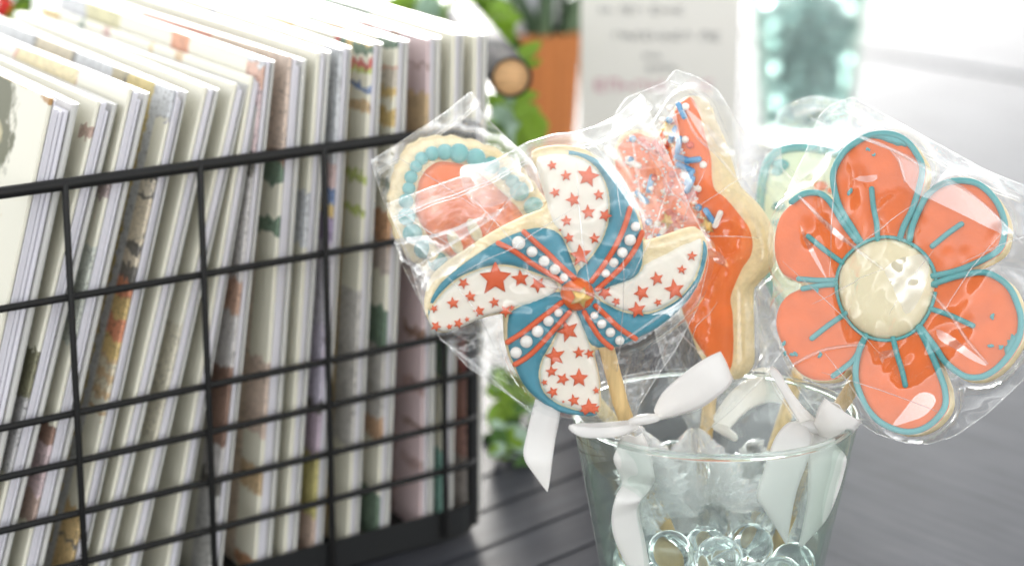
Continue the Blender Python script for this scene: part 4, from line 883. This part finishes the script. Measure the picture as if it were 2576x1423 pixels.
# (wrinkle glints painted into the tails are drawn by tail() itself)
# ================================================================== ribbons
def ribbon(name, parent, L, Rr, d, bow=0.0, curl=0.0, rip=.06):
    """Satin strip between two measured edges; d = depths along it."""
    n = len(L); dl = [x if not isinstance(x, tuple) else x[0] for x in d]; dr = [x if not isinstance(x, tuple) else x[1] for x in d]
    A = catmull([tuple(P(*L[i], dl[i])) for i in range(n)], 14, closed=False); B = catmull([tuple(P(*Rr[i], dr[i])) for i in range(n)], 14, closed=False)
    A = resample(A, .0004, closed=False); N = len(A) - 1
    tB = np.r_[0, np.cumsum(np.linalg.norm(np.diff(B, axis=0), axis=1))]; B = np.stack([np.interp(np.linspace(0, tB[-1], N + 1), tB, B[:, k]) for k in range(3)], 1)
    v = []; f = []; m = 9
    for i in range(N + 1):
        a, b = Vector(A[i]), Vector(B[i]); w_ = b - a; wl = w_.length; tdir = Vector(A[min(i + 1, N)] - A[max(i - 1, 0)]).normalized()
        nr = w_.cross(tdir); nr = nr.normalized() if nr.length > 1e-9 else Vector((0, -1, 0))
        if nr.y > 0: nr = -nr
        pic = (.00016 if i % 2 else -.00004)
        for k in range(m):
            t = k / (m - 1); e = 0
            if k == 0: e = -pic
            if k == m - 1: e = pic
            p = a + w_ * t + (w_.normalized() * e if wl > .001 else Vector()) + nr * (bow * wl * 4 * t * (1 - t) + curl * wl * math.sin(i / N * math.pi * 2.2) * (t - .5) + rip * wl * (math.cos(3 * math.pi * t + i * .01) * math.exp(-i / N * 4) + .35 * math.sin(i * .045 + t * 2)))
            v.append(p)
    for i in range(N):
        for k in range(m - 1): f.append((i * m + k, i * m + k + 1, (i + 1) * m + k + 1, (i + 1) * m + k))
    o = link(name, mesh(name, v, f), M['ribbon'], parent)
    md = o.modifiers.new('thickness', 'SOLIDIFY'); md.thickness = .00022; md.offset = 0
    return o
def knot(name, parent, pts, rad): return tube(name, [P(*p) for p in pts], rad, M['ribbon'], parent, seg=20, flat=.7)
rA = root('ribbon_bow', 'white satin bow tied under the pinwheel cookie, long loop pointing right', 'ribbon', 'white satin ribbons tied round the bags')
ribbon('loop', rA, zR([(1080,900),(1170,710),(1390,505),(1620,342),(1750,278),(1808,256)]), zR([(1098,1012),(1310,965),(1590,872),(1800,728),(1900,640),(1942,575)]), [(.571,.571),(.566,.567),(.562,.563),(.560,.561),(.561,.562),(.563,.564)], bow=.06)
ribbon('loop_back', rA, zR([(1805,258),(1700,300),(1500,420),(1250,640),(1100,900)]), zR([(1942,575),(1880,470),(1700,560),(1400,760),(1120,1000)]), [.5645,.572,.577,.577,.574], bow=.02)
ribbon('loop', rA, zR([(900,1035),(700,1075),(450,1095),(250,1078),(150,1062),(132,1090)]), zR([(900,1090),(720,1180),(480,1206),(290,1196),(180,1150),(136,1108)]), [.571,.567,.563,.560,.559,.560], bow=.1)
ribbon('loop_back', rA, zR([(140,1075),(220,1050),(480,1040),(900,1000)]), zR([(138,1105),(240,1120),(500,1130),(900,1060)]), [.5605,.566,.572,.576])
knot('knot', rA, [(*zR([(830,1025)])[0], .570), (*zR([(900,1010)])[0], .568), (*zR([(1000,995)])[0], .567), (*zR([(1085,985)])[0], .570)], [.0014, .0020, .0020, .0016])
ribbon('tail', rA, zM([(400,390),(375,460),(335,590),(400,760),(345,890),(316,1040),(345,1210),(440,1423)]), zM([(560,380),(605,470),(655,690),(635,790),(548,905),(532,1000),(575,1200),(620,1423)]), [.571,.574,.574,.578,.574,.577,.580,.584], bow=.05, curl=.18)
ribbon('tail', rA, zL([(470,200),(440,310),(408,450),(384,620),(470,762),(552,874)]), zL([(650,250),(640,360),(612,500),(592,640),(577,760),(558,877)]), [.576,.575,.572,.570,.571,.573], bow=.04)
rB = root('ribbon_bow', 'white satin bow tied under the flower cookie, at the right side of the glass rim', 'ribbon', 'white satin ribbons tied round the bags')
ribbon('loop', rB, zH([(770,470),(790,420),(812,345),(850,274)]), zH([(850,560),(930,560),(1035,520),(1100,440)]), [.594,.588,.584,.583], bow=.12)
ribbon('loop_back', rB, zH([(850,274),(880,330),(860,420),(800,480)]), zH([(1100,440),(1040,430),(960,470),(860,520)]), [.5835,.590,.595,.598])
ribbon('loop', rB, zH([(700,470),(650,400),(580,280),(520,180),(478,95),(490,60)]), zH([(800,430),(735,370),(650,270),(590,180),(540,100),(500,62)]), [.594,.590,.588,.588,.590,.593], bow=.1)
knot('knot', rB, [(*zH([(690,455)])[0], .594), (*zH([(750,470)])[0], .591), (*zH([(820,500)])[0], .594)], [.002, .0026, .0016])
ribbon('tail', rB, zH([(690,440),(600,450),(525,530),(472,650),(425,800),(388,940),(470,1080),(580,1262)]), zH([(770,500),(765,540),(755,610),(735,700),(695,810),(655,940),(622,1090),(592,1272)]), [.594,.588,.583,.582,.583,.585,.588,.592], bow=.06, curl=.1)
ribbon('tail', rB, zH([(770,520),(752,650),(740,800),(735,950),(715,1100),(672,1282)]), zH([(870,540),(985,660),(978,800),(925,960),(852,1110),(700,1288)]), [(.594,.592),(.588,.583),(.586,.585),(.587,.587),(.589,.59),.593], bow=.08, curl=-.15)
rC = root('ribbon_bow', 'bluish white ribbon loop behind the others, above the middle of the glass', 'ribbon', 'white satin ribbons tied round the bags')
ribbon('loop', rC, zH([(560,180),(480,140),(400,130),(300,160),(200,250),(130,340),(90,420)]), zH([(560,310),(480,300),(410,320),(340,350),(270,410),(215,470),(180,520)]), [.640,.636,.632,.630,.630,.632,.634], bow=.08)
ribbon('loop', rC, zH([(340,95),(430,70),(500,100)]), zH([(420,170),(500,190),(560,210)]), [.642,.640,.642])
knot('knot', rC, [(*zH([(120,470)])[0], .634), (*zH([(170,500)])[0], .632), (*zH([(230,540)])[0], .634)], [.0018, .002, .0016])

# ================================================================== tumblers and glass marbles
def tumbler(center, rt, rb, h, label, wall=.0016):
    z0 = .0006
    prof = [(.0001, z0), (rb - .002, z0), (rb - .0006, z0 + .0006), (rb, z0 + .002)]
    for i in range(1, 9): t = i / 9; prof.append((rb + (rt - rb) * t, z0 + .002 + (h - .004) * t))
    prof += [(rt, h - .001), (rt - wall * .25, h - .0003), (rt - wall * .5, h), (rt - wall * .75, h - .0003), (rt - wall, h - .001)]
    for i in range(8, 0, -1): t = i / 9; prof.append((rb + (rt - rb) * t - wall, z0 + .002 + (h - .004) * t))
    prof += [(rb - wall - .0005, z0 + .008), (rb - wall - .003, z0 + .006), (.0001, z0 + .0055)]
    o = lathe('glass_tumbler', prof, M['glass'], seg=96); o.location = (center.x, center.y, 0)
    t_ = [(rt - wall * .5 + .00105 * math.cos(a), h + .00105 * math.sin(a)) for a in np.linspace(0, 2 * math.pi, 12, endpoint=False)]
    lathe('rim', t_ + [t_[0]], M['rim'], o, seg=96)
    return tag(o, label, 'tumbler')
glass = tumbler(rc, GR, GB, GH, 'clear tapered glass tumbler in front holding the cookie sticks')
tc2 = at_z(2022, 345, 0); gd = (tc2 - C0).dot(CF)
glass2 = tumbler(tc2, 172 / FPX * gd, 112 / FPX * gd, .165, 'blurred glass tumbler of marbles in the background')
def pack(center, rt, rb, h, n, r0, r1, z0, segs, seed, iters=420, wall=.0021):
    rs = np.random.RandomState(seed); r = rs.uniform(r0, r1, n); p = np.zeros((n, 3))
    a = rs.rand(n) * 6.28; q = np.sqrt(rs.rand(n)) * (rb - .004); p[:, 0] = q * np.cos(a); p[:, 1] = q * np.sin(a); p[:, 2] = z0 + np.linspace(.01, h * .95, n)
    for it in range(iters):
        p[:, 2] -= .0005 * (1 - it / iters) + .00005
        for _ in range(3):
            D = p[:, None] - p[None]; d = np.linalg.norm(D, axis=2) + np.eye(n); o = (r[:, None] + r[None]) - d; o[np.arange(n), np.arange(n)] = 0; o = np.clip(o, 0, None)
            p += (D / d[:, :, None] * o[:, :, None] * .32).sum(1)
            for (s0, s1, sr) in segs:
                s0_, s1_ = np.array(s0), np.array(s1); ab = s1_ - s0_; t = np.clip(((p - s0_) @ ab) / (ab @ ab), 0, 1); c = s0_ + t[:, None] * ab; dd = p - c; L = np.linalg.norm(dd, axis=1) + 1e-9
                ov = np.clip(r + sr - L, 0, None); p += dd / L[:, None] * ov[:, None]
            R_ = rb + (rt - rb) * np.clip(p[:, 2] / h, 0, 1) - wall - r; L = np.linalg.norm(p[:, :2], axis=1) + 1e-9; k = np.minimum(1, R_ / L); p[:, :2] *= k[:, None]
            p[:, 2] = np.maximum(p[:, 2], z0 + r)
    return p + np.array([center.x, center.y, 0]), r
def stk(a, b): 
    A_, B_ = P(*a), P(*b); off = Vector((rc.x, rc.y, 0)); return (tuple(A_ - off), tuple(A_ - off + (B_ - A_) * 1.6), .0024)
segs = [stk((1650,1260,.592), (1720,1440,.603)), stk((2040,1160,.608), (1930,1440,.618)), stk((1765,1180,.634), (1740,1440,.625)), stk((1640,1200,.628), (1800,1440,.618)), stk((1950,1120,.65), (1860,1440,.625))]
mb = ball_mesh('glass_marble', 1.0, 4)
pp, rr = pack(rc, GR, GB, GH, 58, .0058, .0068, .0062, segs, 5)
def marble_label(p):
    s = rc.x - p[0]; return ('left' if s > .008 else 'right' if s < -.008 else 'middle'), ('upper' if p[2] > .04 else 'lower')
top_m = sorted([i for i in range(len(pp)) if sum(1 for j in range(len(pp)) if pp[j][2] > pp[i][2] + rr[i] and np.hypot(*(pp[j][:2] - pp[i][:2])) < 1.3 * rr[i]) == 0 and pp[i][1] < rc.y + .004], key=lambda i: pp[i][0])
ORD = ['leftmost', 'second from left', 'third from left', 'fourth from left', 'fifth from left', 'sixth from left', 'seventh from left', 'eighth from left', 'ninth from left', 'tenth from left', 'eleventh from left', 'twelfth from left']
for i, (p, r_) in enumerate(zip(pp, rr)):
    o = link('glass_marble', mb, M['marble'], matrix=Matrix.Translation(p) @ Matrix.Rotation(rnd.uniform(0, 3), 4, (1, .3, .2)) @ Matrix.Rotation(rnd.uniform(0, 3), 4, 'Z') @ Matrix.Diagonal((r_, r_ * rnd.uniform(.82, 1), r_ * rnd.uniform(.86, 1), 1)))
    lb = 'clear glass marble lower down or at the back of the front tumbler'
    if i in top_m and top_m.index(i) < len(ORD): lb = 'clear glass marble on top at the front of the pile, ' + ORD[top_m.index(i)]
    tag(o, lb, 'marble', 'glass marbles in the front tumbler')
mb2 = ball_mesh('glass_marble', 1.0, 3); mb2.materials.append(M['marble_far'])
pp, rr = pack(tc2, 172 / FPX * gd, 112 / FPX * gd, .165, 95, .0075, .0085, .0068, [], 8, iters=260)
for p, r_ in zip(pp, rr):
    o = link('glass_marble', mb2, M['marble_far'], matrix=Matrix.Translation(p) @ Matrix.Scale(r_, 4))
    tag(o, 'blurred glass marble in the background tumbler', 'marble', 'glass marbles in the background tumbler')

# ================================================================== sign, pot, greenery
sc = at_z(1647, 800, 0); sgd = (sc - C0).dot(CF)
sgw = 385 / FPX * sgd; sign = root('table_sign', 'blurred white upright sign card with grey and pink lettering', 'sign', matrix=Matrix.Translation((sc.x, sc.y, 0)) @ Matrix.Rotation(R(-4), 4, 'Z'))
link('card', box_mesh('card', (sgw, .003, .27), .0006), M['sign'], sign, smooth=False, matrix=Matrix.Translation((0, 0, .139)))
link('foot', box_mesh('foot', (sgw * .7, .05, .004), .0008), M['sign'], sign, smooth=False, matrix=Matrix.Translation((0, .02, .0022)))
def lettering(u0, u1, v, hgt, m, seed):
    rs = random.Random(seed); a = sign.matrix_world.inverted(); vs = []; fs = []; u = u0
    while u < u1:
        wd = rs.uniform(.5, 1.0) * hgt
        if rs.random() < .16: u += hgt; continue
        p = on_plane(u + wd / 2, v, Vector((sc.x, sc.y, 0)), Vector((0, -1, 0))); q = a @ p; hw = wd / 2 / FPX * sgd; hh = hgt / 2 / FPX * sgd * rs.uniform(.7, 1.1)
        k = rs.randrange(3)
        segs_ = [[(-1, -1), (-1, 1)], [(-1, 1), (1, 1)], [(1, 1), (1, -1)]] if k == 0 else [[(-1, -1), (-1, 1)], [(-1, 0), (1, 0)], [(1, 0), (1, -1)]] if k == 1 else [[(1, 1), (-1, 1)], [(-1, 1), (-1, -1)], [(-1, -1), (1, -1)], [(-1, 0), (.6, 0)]]
        for (s0, s1) in segs_:
            A_ = Vector((q.x + s0[0] * hw, 0, q.z + s0[1] * hh)); B_ = Vector((q.x + s1[0] * hw, 0, q.z + s1[1] * hh)); d = (B_ - A_).normalized(); n_ = Vector((-d.z, 0, d.x)) * hh * .2
            i = len(vs); y = -.0019
            for c in (A_ - n_, B_ - n_, B_ + n_, A_ + n_): vs.append((c.x, y, c.z))
            fs.append((i, i + 1, i + 2, i + 3))
        u += wd + hgt * .45
    link('lettering', mesh('lettering', vs, fs), m, sign, smooth=False)
lettering(1510, 1740, 25, 17, M['ink'], 1); lettering(1545, 1790, 90, 21, M['ink'], 2); lettering(1620, 1660, 140, 14, M['ink'], 3); lettering(1600, 1700, 172, 14, M['ink'], 4); lettering(1500, 1790, 215, 26, M['inkpink'], 5)

pc = at_z(1360, 640, 0); pd = (pc - C0).dot(CF)
pot = root('plant_pot', 'tapered brown pot of blurred spear leaved plants between rack and sign', 'plant pot', matrix=Matrix.Translation((pc.x, pc.y, 0)))
pr = 98 / FPX * pd; ph_ = on_plane(1360, 80, pc, Vector((0, -1, 0))).z
nst = 22
for k in range(nst):
    a0, a1 = 2 * math.pi * k / nst + .012, 2 * math.pi * (k + 1) / nst - .012; v = []
    for z, rr_ in ((.001, pr * .62), (ph_, pr)):
        for a, d in ((a0, 0), ((a0 + a1) / 2, .0008), (a1, 0)): v.append(((rr_ + d) * math.cos(a), (rr_ + d) * math.sin(a), z))
        for a in (a1, a0): v.append(((rr_ - .005) * math.cos(a), (rr_ - .005) * math.sin(a), z))
    f = [(i, (i + 1) % 5, 5 + (i + 1) % 5, 5 + i) for i in range(5)] + [(4, 3, 2, 1, 0), (5, 6, 7, 8, 9)]
    link('stave', mesh('stave', v, f), M['terra'], pot, smooth=False)
lathe('soil', [(.0001, ph_ - .01), (pr - .006, ph_ - .012), (pr * .63, .004)], M['soil'], pot, seg=24)
for k in range(26):
    a = rnd.uniform(0, 6.28); q = rnd.uniform(0, pr * .7); ln = rnd.uniform(.05, .09); tl = rnd.uniform(.1, .6); ax = Vector((math.cos(a) * tl, math.sin(a) * tl, 1)).normalized(); sd_ = ax.cross(Vector((math.sin(a * 3), math.cos(a * 3), .1))).normalized(); th = ax.cross(sd_)
    b0 = Vector((math.cos(a) * q, math.sin(a) * q, ph_ - .013)); v = []; f = []
    for i in range(6):
        t = i / 5; wd = .008 * (1 - t ** 2) + .0006; c = b0 + ax * ln * t + Vector((math.cos(a), math.sin(a), 0)) * .02 * t * t
        v += [c - sd_ * wd, c - th * .002 * (1 - t), c + sd_ * wd, c + th * .001]
    for i in range(5):
        for j in range(4): f.append((i * 4 + j, i * 4 + (j + 1) % 4, i * 4 + 4 + (j + 1) % 4, i * 4 + 4 + j))
    link('leaf', mesh('leaf', v, f), M['aloe'] if k % 4 else M['env'], pot)

def leaf_mesh(seed):
    rs = random.Random(seed); v = []; f = []; n = 10; cup = rs.uniform(.1, .3); bend = rs.uniform(-.3, .35)
    for i in range(n + 1):
        t = i / n; w_ = .33 * math.sin(math.pi * min(1, t ** .75 * 1.0)) ** .62 if 0 < t < 1 else .02
        for j in range(5):
            s = (j - 2) / 2; v.append((s * w_, t, cup * s * s * w_ + bend * t * t - .02 * (1 - abs(s))))
    for i in range(n):
        for j in range(4): f.append((i * 5 + j, i * 5 + j + 1, (i + 1) * 5 + j + 1, (i + 1) * 5 + j))
    bm = bmesh.new(); me = mesh('leaf', v, f); bm.from_mesh(me); bmesh.ops.solidify(bm, geom=bm.faces[:], thickness=.02); bm.to_mesh(me); bm.free()
    me.polygons.foreach_set('use_smooth', [True] * len(me.polygons)); return me
LM = {}
def leafm(k, m):
    if (k, m) not in LM: me = leaf_mesh(k); me.materials.append(M[m]); LM[(k, m)] = me
    return LM[(k, m)]
def garland(label, leaves, stems):
    g_ = root('leafy_garland', label, 'garland', matrix=Matrix.Translation(P(*leaves[0][:2], leaves[0][4])))
    inv = g_.matrix_world.inverted()
    for s in stems: tube('stem', [inv @ P(*p) for p in s], .0008, M['stem'], g_, seg=6)
    for (u, v, ln, ang, d, m) in leaves:
        a = R(ang); y = (CR * math.cos(a) + CU * math.sin(a)); tiltv = rnd.uniform(-.5, .5)
        y = (y + CF * tiltv).normalized(); nz = (-CF + CU * rnd.uniform(.0, .9) + CR * rnd.uniform(-.6, .6)); x = y.cross(nz).normalized(); z = x.cross(y)
        sc_ = ln / FPX * d; o = P(u, v, d) - y * sc_ * .5
        mw = Matrix.Translation(o) @ Matrix((x, y, z)).transposed().to_4x4() @ Matrix.Scale(sc_, 4)
        link('leaf', leafm(rnd.randrange(5), m), None, g_, smooth=False, matrix=inv @ mw)
    return g_
lv = [(990,10,70,20,1.0,'leaf'),(1040,18,90,-30,1.02,'leaf'),(1090,5,90,60,1.0,'leaf'),(1110,40,80,-15,1.0,'leaf_dark'),(1150,15,110,50,.98,'leaf'),(1175,60,130,125,.97,'leaf'),(1205,30,100,60,.99,'leaf'),
      (1258,72,85,10,.93,'leaf'),(1260,110,80,35,.93,'leaf'),(1235,95,70,90,.95,'leaf_dark'),(1240,140,80,80,.95,'leaf'),(1330,133,75,25,.86,'leaf'),(1325,160,50,-20,.87,'leaf'),(1325,240,60,20,.87,'leaf'),(1245,265,70,-60,.93,'leaf'),(1290,262,90,-20,.92,'leaf'),
      (1330,300,100,-35,.88,'leaf'),(1345,330,100,-75,.87,'leaf'),(1300,330,100,-70,.9,'leaf_pale'),(1270,310,100,-100,.93,'leaf_dark'),(1320,350,80,-100,.88,'leaf'),(1265,290,70,-10,.9,'leaf_pale'),(1215,120,60,90,.95,'leaf_dark'),(1130,70,80,160,1.0,'leaf'),(1060,50,80,150,1.02,'leaf_dark'),(1225,20,70,110,1.0,'leaf'),
      (1300,380,80,-60,.9,'leaf'),(1240,330,80,-90,.92,'leaf_dark'),(1350,160,30,40,.87,'leaf'),(1275,20,40,60,1.0,'leaf'),(1020,40,90,200,1.05,'leaf_dark'),(1180,5,90,0,1.0,'leaf_dark')]
lv2 = [(1260,960,90,-60,.86,'leaf_dark'),(1290,990,110,-70,.86,'leaf'),(1310,960,60,30,.85,'leaf_dark'),(1258,1040,80,-100,.85,'leaf'),(1290,1060,90,-80,.86,'leaf_dark'),(1300,1110,110,-60,.85,'leaf_pale'),(1330,1020,60,10,.86,'leaf_pale'),(1255,1110,70,-90,.84,'leaf_dark'),
       (1240,1170,60,-20,.84,'leaf'),(1290,1180,110,-5,.84,'leaf_pale'),(1330,1215,110,-30,.84,'leaf_dark'),(1345,1235,70,-40,.84,'leaf'),(1258,1230,100,-50,.83,'leaf_dark'),(1310,1265,110,-55,.83,'leaf_pale'),(1250,1310,90,-70,.82,'leaf_dark'),(1270,1330,60,-30,.82,'leaf'),(1420,1080,60,20,.9,'leaf'),(1275,1010,80,60,.87,'leaf'),(1240,1250,70,40,.83,'leaf'),(1250,1130,60,70,.85,'leaf_dark')]
lv2 += [(rnd.uniform(1235, 1330), rnd.uniform(940, 1310), rnd.uniform(36, 66), rnd.uniform(-150, 60), rnd.uniform(.83, .87), rnd.choice(['leaf', 'leaf', 'leaf_dark', 'leaf_pale'])) for _ in range(44)]
lv += [(rnd.uniform(1000, 1290), rnd.uniform(0, 110) , rnd.uniform(60, 110), rnd.uniform(-60, 150), rnd.uniform(.97, 1.03), rnd.choice(['leaf', 'leaf', 'leaf_dark', 'leaf_pale'])) for _ in range(16)]
lv += [(rnd.uniform(1215, 1275), rnd.uniform(15, 150), rnd.uniform(60, 90), rnd.uniform(-60, 150), rnd.uniform(.95, .99), 'leaf') for _ in range(8)]
lv += [(rnd.uniform(1235, 1345), rnd.uniform(250, 420) , rnd.uniform(34, 62), rnd.uniform(-120, 90), rnd.uniform(.88, .92), rnd.choice(['leaf', 'leaf', 'leaf_dark', 'leaf_pale'])) for _ in range(12)]
garland('leafy green garland trailing behind the wire rack by the wooden handle cap', lv, [[(980,0,1.02),(1120,30,1.0),(1240,100,.96),(1290,260,.92),(1330,350,.9)], [(1240,100,.96),(1330,150,.87)]])
garland('low trailing leafy garland between the rack and the front tumbler', lv2, [[(1250,930,.88),(1290,1050,.87),(1260,1180,.85),(1250,1320,.83)], [(1290,1090,.86),(1330,1240,.84)], [(1330,1060,.88),(1420,1000,.9)]])
garland('green leaves and a red bloom just past the cards in the top left corner', [(20,12,70,40,.95,'leaf_dark'),(50,22,60,10,.95,'leaf'),(60,0,70,100,.95,'leaf_dark'),(30,35,60,-30,.96,'leaf'),(8,22,50,60,.94,'petal_red'),(12,10,44,150,.94,'petal_red'),(5,30,44,10,.94,'petal_red')], [[(0,60,.97),(40,20,.96),(70,-30,.96)]])
